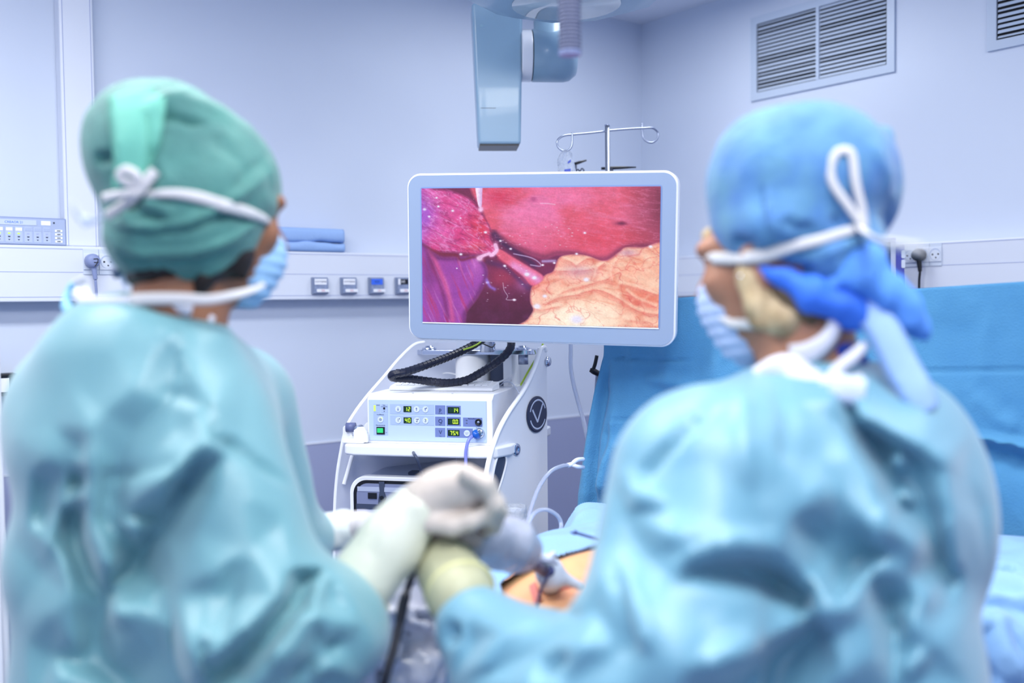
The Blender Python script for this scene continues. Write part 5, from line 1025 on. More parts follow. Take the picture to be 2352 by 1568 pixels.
def headp(c, az, pitch=0, roll=0):
    M = rotz(-az)@np.stack([_r0, _F0, ZUP], 1); a = math.radians(pitch)   # columns: right, forward, up
    Rp = np.array([[1, 0, 0], [0, math.cos(a), -math.sin(a)], [0, math.sin(a), math.cos(a)]]); b = math.radians(roll); Rr = np.array([[math.cos(b), 0, math.sin(b)], [0, 1, 0], [-math.sin(b), 0, math.cos(b)]])
    M = M@Rp@Rr; f = lambda x, y, z: c+M@np.array([x, y, z], float)
    pr = [elw(f(0, -.012, .022), M, (.075, .094, .088)), elw(f(0, .03, -.045), M, (.058, .064, .074)), elw(f(0, .06, -.085), M, (.032, .034, .030)), capw(f(0, .088, .005), f(0, .112, -.032), .010, .014),
          elw(f(0, .088, -.062), M, (.026, .014, .010)), elw(f(.035, .075, .022), M, (.03, .02, .012)), elw(f(-.035, .075, .022), M, (.03, .02, .012)), elw(f(.042, .066, -.022), M, (.024, .02, .02)), elw(f(-.042, .066, -.022), M, (.024, .02, .02)),
          capw(f(0, -.02, -.06), c+np.array([0, 0, -.205])-rotz(-az)@_F0*.045, .058, .064)]
    ears = []
    for s in (-1, 1): ears += [elw(f(s*.078, -.005, -.008), M@rotz(s*-18), (.007, .019, .031)), elw(f(s*.074, .0, -.03), M, (.006, .010, .012))]
    return pr, ears, M, f
def face_parts(root, f, M):
    for s in (-1, 1):
        fe_ = Fr(f(s*.032, .078, .004), np.eye(3)); V = []; 
        e = mo('eye', tube([f(s*.032, .062, .004), f(s*.032, .066, .004), f(s*.032, .072, .004), f(s*.032, .078, .004), f(s*.032, .0805, .004)], [.004, .0105, .0112, .007, .001], 16), m_eye, root, smooth=True)
        mo('iris', tube([f(s*.032, .078, .004), f(s*.032, .0812, .004)], [.005, .004], 14), m_hair1, e, smooth=True)
def legs(c, az, sx=.1):
    r = rotz(-az)@_r0; fw = rotz(-az)@_F0; out = []
    for s in (-1, 1): out += [capw(c+r*s*sx+ZUP*.92, c+r*s*sx*1.05+ZUP*.5, .085, .058), capw(c+r*s*sx*1.05+ZUP*.5, c+r*s*sx*1.1-fw*.01+ZUP*.09, .056, .038), capw(c+r*s*sx*1.1-fw*.02+ZUP*.05, c+r*s*sx*1.2+fw*.16+ZUP*.035, .035, .028)]
    return out
def shoes(root, c, az, m, sx=.1):
    r = rotz(-az)@_r0; fw = rotz(-az)@_F0
    for s in (-1, 1):
        V, Fc = body([capw(c+r*s*sx*1.1-fw*.03+ZUP*.045, c+r*s*sx*1.2+fw*.17+ZUP*.04, .044, .038)], .02, .012); V[:, 2] = np.maximum(V[:, 2], .001); mo('shoe', (V, Fc), m, root, smooth=True)
def shrink(prims, f=.82):
    out = []
    for p in prims: out.append(('e', p[1], p[2], p[3]*f) if p[0] == 'e' else ('c', p[1], p[2], p[3]*f, p[4]*f))
    return out

# ======== left surgeon
cl = P(380, 1400, 1.36)*[1, 1, 0]; azl = 58
hp, ears, HM, hf = headp(P(470, 482, 1.30), 50, -8, 0)
g1 = [ell(335, 1010, 1.33, 305, 250, .15), ell(365, 1290, 1.34, 335, 300, .16), ell(395, 1640, 1.35, 325, 420, .18), ell(345, 815, 1.33, 165, 118, .115, -12), ell(170, 905, 1.37, 120, 150, .10, -25), ell(330, 748, 1.31, 150, 55, .085), ell(425, 800, 1.265, 110, 70, .06), ell(300, 765, 1.285, 110, 62, .06), ell(265, 865, 1.285, 175, 120, .075, -20), ell(400, 880, 1.265, 130, 110, .06), ell(500, 905, 1.36, 100, 120, .1, -30)]
arm1 = [cap((452, 1010, 1.255), (598, 1400, 1.20), .102, .086), cap((592, 1470, 1.19), (700, 1440, 1.22), .088, .080), cap((700, 1440, 1.22), (757, 1408, 1.26), .078, .055), cap((640, 1560, 1.2), (800, 1460, 1.25), .05, .050)]
arm1f = [cap((545, 930, 1.46), (640, 1240, 1.56), .085, .068), cap((640, 1240, 1.56), (704, 1236, 1.60), .058, .044)]
skirt = [('c', cl+ZUP*.95, cl+ZUP*.38, .19, .23)]
bodyp = hp+ears+shrink([g1[0], g1[1], g1[2]], .45)+[ell(370, 830, 1.36, 130, 80, .07)]+[cap((450, 1010, 1.28), (590, 1410, 1.22), .042, .036), cap((590, 1460, 1.21), (815, 1362, 1.29), .036, .03), cap((560, 970, 1.47), (650, 1250, 1.57), .04, .035), cap((650, 1250, 1.56), (760, 1225, 1.62), .03, .022)]+legs(cl, azl)
V, Fc = body(bodyp, .022, .0085, 2)
S1 = mo('person', (V, Fc), m_skd, None, smooth=True, label='person in a teal gown and green cap, seen from behind at the left', cat='person')
face_parts(S1, hf, HM); shoes(S1, cl, azl, m_white)
V, Fc = body(g1+arm1+arm1f+skirt, .042, .0085, 2)
def K(x, y): return (x/1.7075, 650+y/1.7075)
def KK(*a): return [K(*q) for q in a]
FL = [(0, 0, 0), (180, 20, 0), (60, 150, 0), (0, 330, 0), (0, 560, 0), (30, 760, 0), (60, 1000, 0), (500, 90, 0), (560, 170, 0), (640, 330, 0), (700, 520, 0), (740, 640, 0), (600, 1100, 0), (300, 1100, 0), (900, 800, 0), (820, 900, 0),
      (300, 60, 6), (420, 90, 2), (250, 150, 10), (340, 160, 8), (150, 220, 6), (120, 320, 4), (300, 240, 14), (240, 290, 12), (205, 335, 16), (203, 400, 20), (200, 470, 22), (205, 560, 22), (235, 645, 12), (262, 715, 6),
      (182, 370, 0), (176, 440, -24), (170, 520, -30), (172, 590, -30), (200, 650, -28), (238, 712, -24), (150, 420, 2), (138, 500, 4), (135, 600, 4), (105, 400, 10), (96, 450, -14), (90, 520, -14), (70, 430, 5), (60, 540, 4), (110, 580, 10), (95, 650, -10), (120, 740, 8), (110, 830, -12), (60, 800, 3), (160, 700, 6),
      (300, 330, -6), (270, 400, -4), (330, 400, 0), (250, 470, -2), (280, 520, 6), (380, 270, -6), (400, 330, -2), (470, 290, 14), (455, 372, 22), (410, 410, 22), (370, 445, 24), (300, 545, 24), (238, 640, 22), (245, 560, 10),
      (446, 400, -16), (415, 450, -30), (375, 520, -34), (320, 600, -32), (265, 655, -22), (500, 395, 4), (480, 480, 2), (440, 560, -2), (420, 620, 0), (390, 690, 2), (340, 670, -16), (300, 650, -26), (540, 330, 2), (560, 480, 6), (560, 600, 4), (520, 700, -8), (500, 780, 4), (600, 560, -2), (640, 520, 4), (470, 650, 8),
      (262, 738, 28), (300, 730, 22), (330, 700, 6), (370, 760, 22), (420, 820, 22), (455, 868, 18), (300, 780, 14), (350, 840, 4), (245, 760, -10), (215, 790, -28), (190, 850, -24), (240, 860, -30), (290, 880, -26), (300, 950, -20), (160, 800, 2), (140, 880, 4), (400, 950, 6),
      (692, 655, -26), (668, 700, -30), (625, 755, -30), (570, 815, -32), (520, 862, -38), (492, 884, -26), (655, 640, 8), (630, 700, 14), (590, 745, 14), (530, 795, 14), (470, 850, 12), (712, 680, 14), (700, 745, 14), (660, 800, 14), (600, 860, 12), (560, 910, 8),
      (745, 700, -8), (760, 760, 8), (720, 800, -10), (780, 820, -6), (740, 860, 8), (690, 880, -8), (820, 760, 4), (840, 820, 6)]
V = facets(V, Fc, [(x/.976, 650+y/.976, h) for x, y, h in FL], 1.75, 1)
V = folds(V, Fc, [(KK((780, 380), (810, 480), (845, 590), (960, 660), (1140, 790)), (5, 9), -.010), (KK((640, 160), (730, 270), (790, 420)), (8, 18), .006), (KK((1220, 1270), (1130, 1390), (1060, 1500)), 10, .008), (KK((790, 1400), (800, 1490), (850, 1540)), 12, -.012), (KK((1350, 1400), (1260, 1470), (1150, 1560)), 10, -.010), (KK((1300, 1330), (1270, 1440), (1240, 1568)), 10, .010),
    (KK((400, 770), (540, 740), (700, 690)), 10, -.006), (KK((380, 900), (440, 960), (520, 1000)), 10, -.008), (KK((640, 430), (720, 440), (780, 480)), 12, -.006), (KK((930, 1080), (880, 1250), (830, 1400)), 18, -.006)], sharp=True)
V = crumple(V, Fc, 4, .003, 1.5)
mo('gown', (V, Fc), m_gown, S1, smooth=True)
GB1 = bvh(V, Fc)
# collar
def on_line(bv, pts, d0, off=.004, k=6): return np.array([cast(bv, x, y, d0, off) for x, y in crom(np.array(pts, float), k)])
mo('collar', cat_(ribbon(on_line(GB1, [(182, 692), (240, 692), (300, 692), (360, 698), (430, 712), (490, 738)], 1.27, .004), -CF, .013, .003), ribbon(crom([P(170, 672, 1.36), P(200, 692, 1.30), P(260, 697, 1.265), P(330, 695, 1.235), P(400, 702, 1.225), P(440, 712, 1.225)], 6), -CF, .018, .003), ribbon(crom([P(175, 640, 1.38), P(188, 665, 1.38), P(200, 692, 1.36)], 5), -CF, .02, .004)), m_collar, S1, smooth=True)
mo('gown_tie', tube(crom([P(160, 720, 1.36), P(152, 695, 1.37), P(160, 668, 1.38), P(170, 652, 1.38)], 5), [.008]*5+[.006]*11), mat('gown_tab', (140, 196, 232), .6), S1, smooth=True)
mo('neck_shield', ribbon(crom([P(255, 683, 1.33), P(300, 678, 1.31), P(345, 684, 1.31)], 5), -CF, .009, .003), mat('shirt_violet', (96, 118, 226), .6), S1, smooth=True)
# clear face shield strap / dark buckle left of the neck
mo('shield_strap', cat_(tube(crom([P(255, 590, 1.36), P(275, 620, 1.36), P(292, 650, 1.36), P(300, 690, 1.34)], 6), .006)), mat('strap_clear', (205, 214, 240), .3), S1, smooth=True)
mo('buckle', tube([P(262, 616, 1.35), P(274, 634, 1.35)], [.006, .007]), mat('buckle_slate', (80, 96, 128), .5), S1, smooth=True)
# hair and cap
def noisy(seed, sc, amp): return lambda D, X: D+amp*(fbm(X*np.array([sc, sc, sc*.35])+seed, 3)-.5)
V, Fc = body([ell(505, 585, 1.285, 78, 70, .055, 30), ell(400, 628, 1.275, 105, 42, .06, 8), ell(560, 560, 1.30, 34, 62, .03, -10), cap((560, 590, 1.27), (572, 625, 1.27), .012, .003), cap((540, 600, 1.265), (560, 640, 1.262), .011, .003), cap((380, 640, 1.25), (430, 668, 1.25), .012, .004), cap((470, 640, 1.24), (440, 690, 1.24), .016, .003)], .015, .0055, 1, noisy(3, 90, .012))
mo('hair', (V, Fc), m_hair1, S1, smooth=True)
capp = [ell(385, 372, 1.30, 170, 184, .112, 10), ell(452, 470, 1.29, 180, 150, .112, 20), ell(320, 330, 1.31, 105, 128, .085, 10), ell(410, 545, 1.285, 158, 110, .10, 10), ell(475, 560, 1.275, 112, 78, .08, 25), ell(560, 420, 1.31, 72, 90, .07), ell(535, 345, 1.30, 62, 92, .065, 32)]
V, Fc = body(capp, .025, .005, 2)
def Q(x, y): return (150+x/2.6133, 150+y/2.6133)
def QQ(*a): return [Q(*q) for q in a]
V = folds(V, Fc, [(QQ((500, 270), (620, 190), (760, 150)), 10, .005), (QQ((500, 330), (620, 300), (740, 330), (840, 350)), (10, 10), -.013), (QQ((520, 230), (700, 200), (900, 270), (1000, 330)), 14, .007), (QQ((240, 920), (420, 960), (700, 950), (860, 880), (1080, 740), (1240, 620)), (6, 16), .008), (QQ((280, 1000), (500, 1010), (760, 980), (960, 900), (1200, 950)), 8, -.006),
    (QQ((300, 1090), (480, 1130), (760, 1120), (980, 1050), (1180, 930)), 8, .007), (QQ((330, 1150), (520, 1190), (800, 1170), (1040, 1090)), 7, -.005), (QQ((400, 1290), (600, 1300), (800, 1260), (1030, 1160)), 7, .007), (QQ((460, 820), (560, 850), (660, 900)), 12, .008), (QQ((380, 870), (350, 930)), 12, .008), (QQ((430, 880), (520, 920), (600, 940)), 10, -.008),
    (QQ((450, 830), (300, 860), (220, 900)), 10, -.007), (QQ((170, 560), (230, 560), (290, 540)), 12, -.012), (QQ((460, 480), (450, 640)), 12, -.007), (QQ((560, 560), (620, 700), (540, 790)), 16, .004), (QQ((1000, 760), (1100, 640), (1200, 560)), 10, -.004), (QQ((1210, 560), (1270, 740)), 10, .005)])
V = crumple(V, Fc, 16, .0030, 7.)
CP1 = mo('surgical_cap', (V, Fc), m_cap1, S1, smooth=True); CB1 = bvh(V, Fc)
mo('cap_band', ribbon(np.vstack([[P(250, 222, 1.20)], on_line(CB1, [(345, 222), (338, 280), (325, 340), (300, 400), (296, 436)], 1.2, .006)])[1:], -CF, .040, .003), mat('cap_green_pale', (104, 182, 166), .7, bump=(120, .15)), CP1, smooth=True)
mo('cap_flap', ribbon(crom([P(300, 214, 1.215), P(296, 260, 1.195), P(300, 320, 1.18), P(300, 380, 1.178), P(300, 436, 1.18)], 6), -CF, np.linspace(.058, .034, 25), .004), MATS['cap_green_pale'], CP1, smooth=True)
# mask and its ties
def maskp(f, M): return [elw(f(0, .062, -.058), M, (.058, .058, .062)), elw(f(0, .085, -.045), M, (.034, .04, .045)), elw(f(0, .06, -.092), M, (.044, .042, .034))]
mk = [('e', p[1], p[2], p[3]*.86) for p in maskp(hf, HM)]; V, Fc = body(mk, .02, .005, 2, lambda D, X: np.maximum(D, -((X-hf(0, .022, 0))@HM[:, 1])))
V = V+vnormals(V, Fc)*(.0016*np.sin(((V-hf(0, 0, 0))@HM[:, 2])*420))[:, None]
MK1 = mo('face_mask', (V, Fc), m_mask, S1, smooth=True)
def tie(bv, pts, w_, d0, off=.004, k=7, parent=None, tw=None):
    pa = on_line(bv, pts, d0, off, k); return ribbon(pa, -CF, w_ if tw is None else np.interp(np.linspace(0, 1, len(pa)), np.linspace(0, 1, len(tw)), tw), .0016)
mo('mask_tie', cat_(tie(CB1, [(332, 448), (390, 444), (450, 452), (510, 470), (570, 488), (620, 508)], .012, 1.20, .004, tw=[.008, .011, .014, .015, .014, .009])), m_tie, MK1, smooth=True)
mo('mask_tie', cat_(tie(CB1, [(356, 392), (340, 412), (318, 440), (290, 466), (245, 498)], .014, 1.19, .013), ribbon(crom([P(322, 425, 1.172), P(312, 402, 1.168), P(290, 390, 1.172), P(276, 400, 1.176), P(285, 414, 1.176), P(318, 428, 1.172)], 6), -CF, .012, .002),
                     ribbon(crom([P(318, 442, 1.172), P(275, 446, 1.18), P(235, 455, 1.19)], 6), -CF, .011, .002)), m_tie, MK1, smooth=True)
mo('mask_tie', ribbon(crom([P(300, 690, 1.225), P(350, 686, 1.215), P(420, 686, 1.205), P(480, 688, 1.205), P(540, 677, 1.215), P(580, 665, 1.24), P(606, 652, 1.27)], 7), -CF, np.interp(np.linspace(0, 1, 43), [0, .4, 1], [.017, .014, .008]), .0016), m_tie, MK1, smooth=True)
mo('tie_end', ribbon(crom([P(235, 500, 1.19), P(205, 510, 1.12), P(180, 500, 1.08), P(170, 480, 1.05)], 6), -CF, np.linspace(.012, .02, 19), .002), mat('tie_blue_white', (205, 216, 240), .7, alpha=.55), MK1, smooth=True)

# gloves: a cuff and a hand with five curled fingers each
def hand(root, name, cuffc, palm, fingers, m1, m2, edge=None):
    V, Fc = body(palm+[c for f_ in fingers for c in f_], .009, .0035, 1); V = crumple(V, Fc, 18, .0022, 3.)
    g_ = mo(name, (V, Fc), m1, root, smooth=True)
    V, Fc = body(cuffc, .012, .0045, 1); V = crumple(V, Fc, 14, .0055, 8.); mo('cuff', (V, Fc), m2, g_, smooth=True)
    if edge: mo('cuff_roll', tube(crom([np.array(e) for e in edge], 4, True), .0032, 8), mat('cuff_rubber', (214, 212, 160), .4), g_, smooth=True)
    return g_
def ring(a, b, r, n=14, sx=1.):
    a, b = np.array(a), np.array(b); T = (b-a)/np.linalg.norm(b-a); u = np.cross(T, CF); u /= np.linalg.norm(u); v = np.cross(T, u)
    return [a+r*(math.cos(q)*u+math.sin(q)*v*sx) for q in np.arange(n)*2*math.pi/n]
def fing(*pts):
    out = []
    for i in range(len(pts)-1): out.append(cap(pts[i][:3], pts[i+1][:3], pts[i][3], pts[i+1][3]))
    return out
G1 = hand(S1, 'glove', [cap((812, 1362, 1.295), (900, 1245, 1.31), .0435, .041), cap((900, 1245, 1.31), (952, 1172, 1.32), .041, .037)],
     [cap((920, 1215, 1.315), (965, 1165, 1.32), .034, .033), ell(1015, 1130, 1.32, 86, 58, .034, 22), ell(1060, 1118, 1.31, 58, 52, .03, -10), ell(990, 1180, 1.33, 62, 44, .03), ell(1062, 1160, 1.325, 60, 42, .026)],
     [fing((1075, 1088, 1.275, .0125), (1118, 1112, 1.27, .0115), (1140, 1158, 1.275, .0105), (1126, 1196, 1.29, .0095)), fing((1070, 1098, 1.30, .0125), (1124, 1126, 1.295, .0118), (1148, 1174, 1.30, .0105), (1136, 1212, 1.315, .0095)),
      fing((1060, 1112, 1.33, .012), (1112, 1150, 1.33, .0112), (1130, 1192, 1.335, .010), (1116, 1222, 1.345, .009)), fing((1040, 1130, 1.355, .011), (1090, 1172, 1.36, .010), (1102, 1205, 1.362, .009), (1086, 1220, 1.365, .0085)), fing((985, 1200, 1.30, .015), (1040, 1208, 1.29, .0125), (1085, 1196, 1.285, .011), (1112, 1180, 1.285, .0095))],
     m_glove, m_cuff, ring(P(824, 1346, 1.295), P(900, 1245, 1.31), .0462))
G2 = hand(S1, 'glove', [cap((702, 1234, 1.61), (790, 1215, 1.63), .034, .030)], [cap((790, 1214, 1.63), (830, 1208, 1.63), .027, .025), ell(860, 1202, 1.62, 42, 28, .022, 8)],
     [fing((870, 1190, 1.60, .011), (905, 1196, 1.59, .010), (925, 1212, 1.6, .009)), fing((872, 1198, 1.62, .011), (912, 1206, 1.615, .010), (930, 1222, 1.62, .009)), fing((870, 1206, 1.64, .0105), (908, 1216, 1.64, .0095), (922, 1232, 1.64, .0085)), fing((862, 1214, 1.655, .010), (896, 1226, 1.66, .009), (906, 1238, 1.66, .008)), fing((840, 1216, 1.60, .012), (868, 1226, 1.585, .010), (890, 1228, 1.58, .009))],
     mat('glove_shade', (188, 184, 190), .4), mat('glove_cuff_grey', (206, 214, 216), .4, bump=(60, .4)))

# ======== right surgeon
cr = P(1850, 1400, 1.2)*[1, 1, 0]; azr = -48
hp, ears, HM2, hf2 = headp(P(1790, 586, 1.25), -50, -8, -2)
g2 = [ell(1835, 1190, 1.22, 385, 320, .165), ell(1790, 975, 1.22, 200, 120, .115, 5), ell(2040, 1000, 1.25, 150, 150, .11, -35), ell(2110, 1190, 1.26, 150, 260, .12), ell(1840, 1500, 1.2, 385, 350, .175), ell(1880, 880, 1.24, 140, 60, .09), ell(1650, 1020, 1.16, 150, 110, .09, 20)]
arm2 = [cap((1612, 1105, 1.13), (1535, 1440, 1.07), .104, .094), cap((1520, 1530, 1.05), (1400, 1605, 1.06), .096, .085), cap((1420, 1622, 1.06), (1262, 1568, 1.14), .084, .070), cap((1262, 1568, 1.14), (1092, 1442, 1.23), .068, .052), cap((1150, 1590, 1.2), (1300, 1640, 1.12), .06, .07)]
arm2f = [cap((1560, 1150, 1.40), (1480, 1330, 1.50), .06, .055), cap((1480, 1330, 1.50), (1450, 1250, 1.60), .05, .045)]
skirt = [('c', cr+ZUP*.95, cr+ZUP*.38, .2, .24)]
bodyp = hp+ears+shrink([g2[0], g2[4]], .5)+[ell(1840, 950, 1.28, 120, 80, .07)]+[cap((1640, 1105, 1.17), (1545, 1460, 1.10), .04, .036), cap((1480, 1570, 1.08), (1262, 1545, 1.15), .036, .034), cap((1545, 1460, 1.10), (1480, 1570, 1.08), .036, .036), cap((1262, 1545, 1.15), (1066, 1395, 1.24), .034, .028)]+legs(cr, azr)
V, Fc = body(bodyp, .022, .0085, 2); BV2, BF2 = V, Fc
S2 = mo('person', (V, Fc), m_skl, None, smooth=True, label='person in a teal gown and blue cap, seen from behind at the right', cat='person')
face_parts(S2, hf2, HM2); shoes(S2, cr, azr, m_white)
V, Fc = body(g2+arm2+arm2f+skirt, .042, .0085, 2)
def K2(x, y): return (1300+x/2.1834, 850+y/2.1834)
def KR(*a): return [K2(*q) for q in a]
FR_ = [(480, 90, 0), (250, 120, 0), (130, 300, 0), (90, 520, 0), (30, 680, 0), (-150, 650, 0), (-250, 720, 0), (-300, 900, 0), (0, 1100, 0), (500, 1150, 0), (1000, 1100, 0), (1100, 900, 0), (1150, 620, 0), (1165, 400, 0), (1120, 200, 0), (1000, 60, 0), (760, 60, 0),
      (620, 130, 4), (560, 250, 6), (620, 330, 14), (520, 400, 4), (400, 300, 0), (300, 420, 0), (200, 380, 4), (240, 330, -4), (210, 400, 12), (300, 500, 12), (340, 540, 8), (180, 440, -8), (240, 560, -8), (700, 300, 10), (760, 380, 8), (690, 388, 24), (608, 460, 22), (655, 420, 24), (540, 470, 8), (440, 480, 10),
      (745, 480, -8), (690, 500, -12), (740, 560, -18), (770, 610, -22), (640, 530, 16), (690, 630, 24), (742, 696, 30), (800, 640, 24), (850, 596, 18), (858, 505, 22), (800, 450, 12), (810, 575, -26), (840, 545, -22), (770, 635, -12), (880, 470, 24), (830, 360, 12), (900, 540, 4), (850, 420, 16),
      (350, 560, 14), (420, 535, 18), (500, 528, 22), (580, 545, 24), (640, 600, 22), (366, 590, -16), (440, 590, -28), (520, 595, -36), (590, 630, -36), (650, 680, -20), (360, 630, 2), (450, 655, 4), (540, 680, 8), (620, 702, 14), (688, 715, 26), (300, 640, 2), (280, 720, 8), (380, 720, 2), (480, 745, 8), (400, 790, 6),
      (640, 745, 24), (560, 785, 24), (480, 828, 24), (420, 852, 18), (684, 742, -20), (640, 780, -32), (570, 830, -38), (510, 870, -42), (460, 920, -42), (640, 860, -28), (700, 800, -14), (740, 760, 8), (760, 880, 6), (580, 940, -36), (820, 720, 12), (840, 820, 8), (700, 930, -6),
      (740, 138, 12), (820, 185, 20), (900, 225, 24), (980, 268, 26), (1040, 300, 28), (790, 180, -20), (830, 230, -40), (870, 290, -46), (900, 350, -40), (915, 410, -28), (760, 200, 4), (800, 290, 12), (840, 360, 16), (880, 430, 20), (905, 260, -14), (915, 300, 14), (930, 400, 18), (955, 520, 18), (985, 660, 14), (1000, 780, 8),
      (950, 290, -18), (975, 400, -26), (1000, 480, -30), (1020, 570, -36), (1050, 610, -24), (1040, 680, -4), (1036, 320, 24), (1044, 400, 18), (1050, 500, 14), (1070, 590, 12), (1090, 330, 4), (1110, 460, 6), (1100, 600, 2), (1130, 430, -6), (1080, 740, 8),
      (852, 620, -14), (880, 680, -30), (902, 740, -32), (905, 830, -28), (895, 920, -26), (930, 620, 6), (950, 740, 10), (950, 850, 6), (1000, 850, -10), (1030, 800, 8),
      (120, 600, 8), (100, 700, -8), (60, 800, 8), (180, 700, 8), (160, 800, -8), (250, 820, 8), (340, 860, 12), (200, 900, 4), (0, 760, -6), (-60, 720, 10), (-60, 820, -10), (-150, 760, 8), (-160, 860, -12), (-100, 900, 6), (20, 900, -8), (-230, 790, -14), (-210, 850, 6), (300, 950, 6)]
V = facets(V, Fc, [(1286+x/1.1726, 804+y/1.1726, h) for x, y, h in FR_], 1.55, 1)
V = folds(V, Fc, [(KR((760, 160), (620, 290), (480, 430), (330, 590)), (7, 7), -.013), (KR((900, 60), (880, 300), (920, 600)), 16, .006), (KR((1050, 60), (1110, 250), (1100, 500)), 16, -.005), ([(1160, 1340), (1210, 1372), (1260, 1396), (1330, 1410)], 12, -.018), ([(1040, 1430), (1034, 1480)], 12, -.022), ([(1300, 1500), (1250, 1540), (1230, 1568)], 12, -.012), ([(1440, 1300), (1470, 1400), (1500, 1500)], 18, .010), ([(1400, 1290), (1430, 1400), (1450, 1520)], 14, -.010)], sharp=True)
V = crumple(V, Fc, 4, .004, 21.5)
mo('gown', (V, Fc), m_gown2, S2, smooth=True); GB2 = bvh(V, Fc)
V, Fc = body([ell(1775, 680, 1.235, 58, 60, .05, 20), ell(1858, 722, 1.225, 82, 44, .05, -28), ell(1720, 640, 1.20, 28, 40, .02, 20), cap((1735, 690, 1.19), (1738, 745, 1.185), .016, .008), cap((1750, 700, 1.19), (1756, 755, 1.19), .012, .005), cap((1800, 730, 1.19), (1840, 790, 1.20), .022, .006), cap((1630, 540, 1.27), (1652, 590, 1.26), .010, .006)], .015, .0055, 1, noisy(5, 80, .012))
mo('hair', (V, Fc), m_hair2, S2, smooth=True)
V, Fc = body([cap((1790, 665, 1.185), (1850, 700, 1.18), .010, .014), cap((1850, 700, 1.18), (1905, 735, 1.185), .014, .010), cap((1800, 680, 1.18), (1812, 725, 1.178), .007, .003), cap((1840, 700, 1.178), (1866, 752, 1.178), .008, .003)], .012, .004, 1); mo('hair_roots', (V, Fc), mat('hair_dark_root', (98, 82, 62), .5), S2, smooth=True)
capp = [ell(1815, 425, 1.25, 192, 188, .112), ell(1890, 405, 1.26, 150, 150, .11, -20), ell(1985, 420, 1.28, 66, 130, .07, 8), ell(1885, 565, 1.25, 140, 96, .10, -12), ell(1770, 530, 1.235, 120, 88, .1), ell(1865, 615, 1.23, 125, 62, .085, -18), ell(2018, 325, 1.29, 24, 36, .03, -30)]
V, Fc = body(capp, .025, .005, 2)
def W(x, y): return (1550+x/1.96, 200+y/1.96)
def WW(*a): return [W(*q) for q in a]
V = folds(V, Fc, [(WW((390, 440), (400, 560), (420, 690)), (6, 10), -.005), (WW((410, 450), (420, 580), (440, 680)), 7, .005), (WW((260, 690), (320, 700), (360, 720)), 12, -.010), (WW((480, 600), (560, 640), (640, 640)), 14, -.006), (WW((720, 580), (740, 640)), 14, -.006), (WW((540, 250), (560, 400), (560, 560)), 30, .003), (WW((380, 780), (500, 830), (640, 830)), 12, -.008), (WW((330, 740), (520, 720), (760, 660)), 12, -.004),
    (WW((880, 240), (960, 400), (980, 540)), 12, .005), (WW((930, 560), (960, 640)), 10, -.006), (WW((660, 760), (760, 720), (860, 700)), 14, .008)])
V = crumple(V, Fc, 15, .0028, 17.)
CP2 = mo('surgical_cap', (V, Fc), m_cap2, S2, smooth=True); CB2 = bvh(V, Fc); AB2 = bvh(np.vstack([V, BV2]), np.vstack([Fc, BF2+len(V)]))
def rb(pts, w_, th=.003, nr=None): 
    pa = crom([P(*q) for q in pts], 7); return ribbon(pa, -CF if nr is None else nr, np.interp(np.linspace(0, 1, len(pa)), np.linspace(0, 1, len(w_)), w_) if isinstance(w_, (list, tuple)) else w_, th)
V, Fc = body([cap((1712, 600, 1.19), (1790, 632, 1.175), .005, .010), cap((1790, 632, 1.175), (1870, 672, 1.165), .010, .017), cap((1870, 680, 1.165), (1960, 712, 1.165), .018, .022), cap((1955, 700, 1.165), (2010, 745, 1.165), .026, .010)], .02, .0055, 1); V = crumple(V, Fc, 18, .010, 2.)
mo('cap_band', (V, Fc), m_capb, CP2, smooth=True, label='bright blue knotted band of the cap')
V, Fc = body([ell(1945, 620, 1.165, 52, 52, .03, 30), ell(1978, 600, 1.17, 36, 44, .028, -20), ell(1925, 650, 1.16, 44, 30, .022, 20), cap((1985, 660, 1.16), (2062, 694, 1.16), .026, .020), cap((2040, 700, 1.165), (2110, 745, 1.17), .022, .016)], .02, .0055, 1); V = crumple(V, Fc, 20, .013, 6.)
mo('cap_bow', (V, Fc), mat('cap_blue_mid', (88, 150, 236), .7, bump=(120, .2)), CP2, smooth=True, label='puffy bow of the blue cap')
mo('cap_tail', rb([(1975, 690, 1.15), (2030, 760, 1.14), (2070, 840, 1.135), (2105, 900, 1.13), (2125, 945, 1.13)], [.030, .040, .042, .040, .036], .005), m_capl, CP2, smooth=True, label='pale blue tail of the cap hanging on the shoulder')
mk = [('e', p[1], p[2], p[3]*.86) for p in maskp(hf2, HM2)]+[elw(hf2(0, .05, -.105), HM2, (.034, .038, .03))]; V, Fc = body(mk, .02, .005, 2, lambda D, X: np.maximum(D, -((X-hf2(0, .022, 0))@HM2[:, 1])))
V = V+vnormals(V, Fc)*(.0016*np.sin(((V-hf2(0, 0, 0))@HM2[:, 2])*420))[:, None]
MK2 = mo('face_mask', (V, Fc), mat('mask_pale', (178, 198, 236), .7, bump=(160, .15)), S2, smooth=True)
mo('mask_tie', tie(AB2, [(1632, 594), (1640, 593), (1700, 592), (1760, 586), (1820, 566), (1880, 552), (1940, 534), (1980, 524)], .013, 1.17, .005, tw=[.013, .016, .016, .014, .013, .010]), m_tie, MK2, smooth=True)
mo('mask_tie', rb([(1985, 525, 1.145), (1950, 475, 1.14), (1915, 425, 1.138), (1908, 385, 1.138), (1922, 352, 1.138), (1945, 346, 1.138), (1958, 360, 1.138), (1966, 420, 1.138), (1980, 480, 1.142), (1986, 525, 1.145)], .0105, .0018), m_tie, MK2, smooth=True)
mo('mask_tie', rb([(1978, 522, 1.145), (2000, 542, 1.10), (2035, 558, 1.02), (2080, 566, .93), (2120, 574, .85)], [.018, .018, .015, .012, .010], .002), m_tie, MK2, smooth=True)
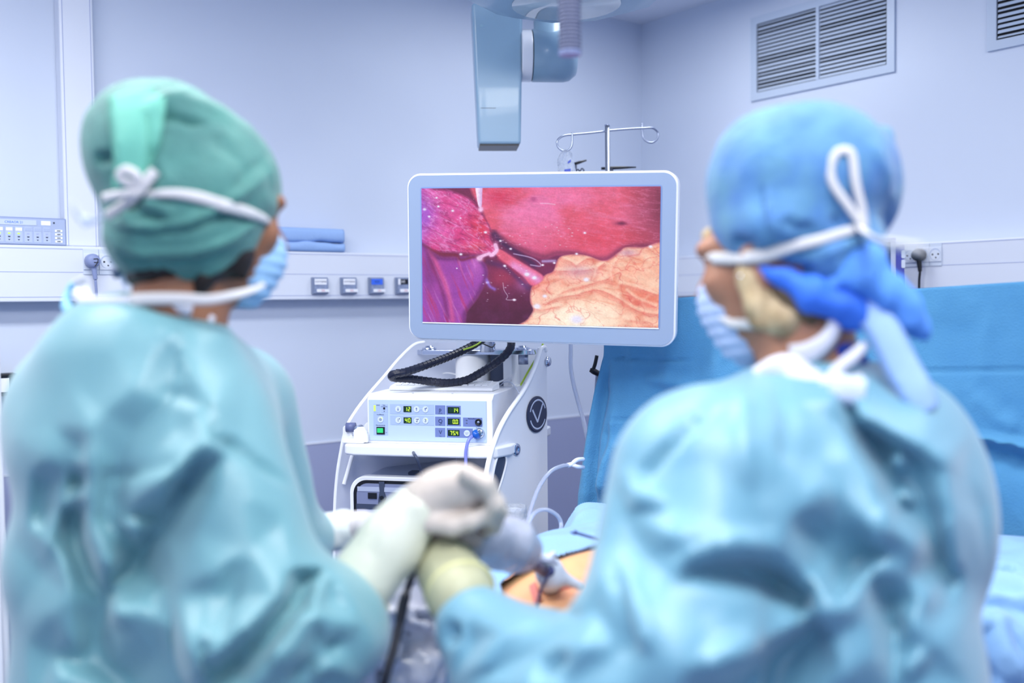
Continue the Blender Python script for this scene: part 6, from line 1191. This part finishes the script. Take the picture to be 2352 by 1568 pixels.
mo('mask_tie', tie(AB2, [(1650, 725), (1672, 737), (1690, 743), (1730, 744), (1780, 740), (1825, 745)], .013, 1.19, .005, tw=[.006, .012, .014, .014, .012]), m_tie, MK2, smooth=True)
mo('earring', (lambda b: (b[0], b[1]))(body([ell(1700, 634, 1.165, 4, 4, .003)], .002, .0012, 0)), m_chrome, S2, smooth=True)
V, Fc = body([ell(1925, 815, 1.215, 72, 40, .04, -25), ell(1880, 800, 1.215, 40, 40, .035, -20)], .02, .006, 1); mo('undershirt', (V, Fc), m_nav, S2, smooth=True)
mo('collar', cat_(rb([(1738, 868, 1.18), (1780, 850, 1.165), (1815, 850, 1.155), (1860, 880, 1.14), (1900, 898, 1.135), (1950, 890, 1.14), (1985, 875, 1.15)], [.024, .032, .038, .036, .03, .028, .02], .004),
                  rb([(1818, 820, 1.18), (1860, 810, 1.168), (1895, 785, 1.162), (1915, 755, 1.162), (1910, 735, 1.165)], [.03, .028, .022, .018, .012], .003), rb([(1890, 905, 1.128), (1925, 850, 1.135), (1960, 820, 1.14), (1990, 790, 1.15)], [.02, .016, .016, .012], .003)), m_collar, S2, smooth=True)
mo('collar_tape', rb([(1905, 885, 1.12), (1940, 895, 1.115), (1985, 905, 1.115)], .034, .004), mat('tape_pale', (205, 218, 240), .6), S2, smooth=True)
G3 = hand(S2, 'glove', [cap((1060, 1372, 1.26), (1022, 1290, 1.34), .042, .040)], [ell(1030, 1262, 1.36, 52, 40, .03, 0), ell(1055, 1245, 1.37, 42, 30, .028, 0)],
     [fing((1040, 1238, 1.34, .011), (1070, 1226, 1.335, .011), (1094, 1238, 1.34, .010)), fing((1046, 1244, 1.355, .011), (1080, 1236, 1.35, .0105), (1100, 1252, 1.355, .0095)), fing((1046, 1256, 1.37, .011), (1082, 1250, 1.37, .010), (1098, 1266, 1.37, .009)), fing((1040, 1264, 1.385, .010), (1074, 1264, 1.385, .009), (1088, 1278, 1.385, .008)), fing((1005, 1256, 1.34, .013), (1012, 1236, 1.335, .0115), (1030, 1226, 1.34, .010))],
     mat('glove_brown', (186, 168, 162), .4), m_cuff2, ring(P(1058, 1360, 1.27), P(1022, 1290, 1.34), .0435))
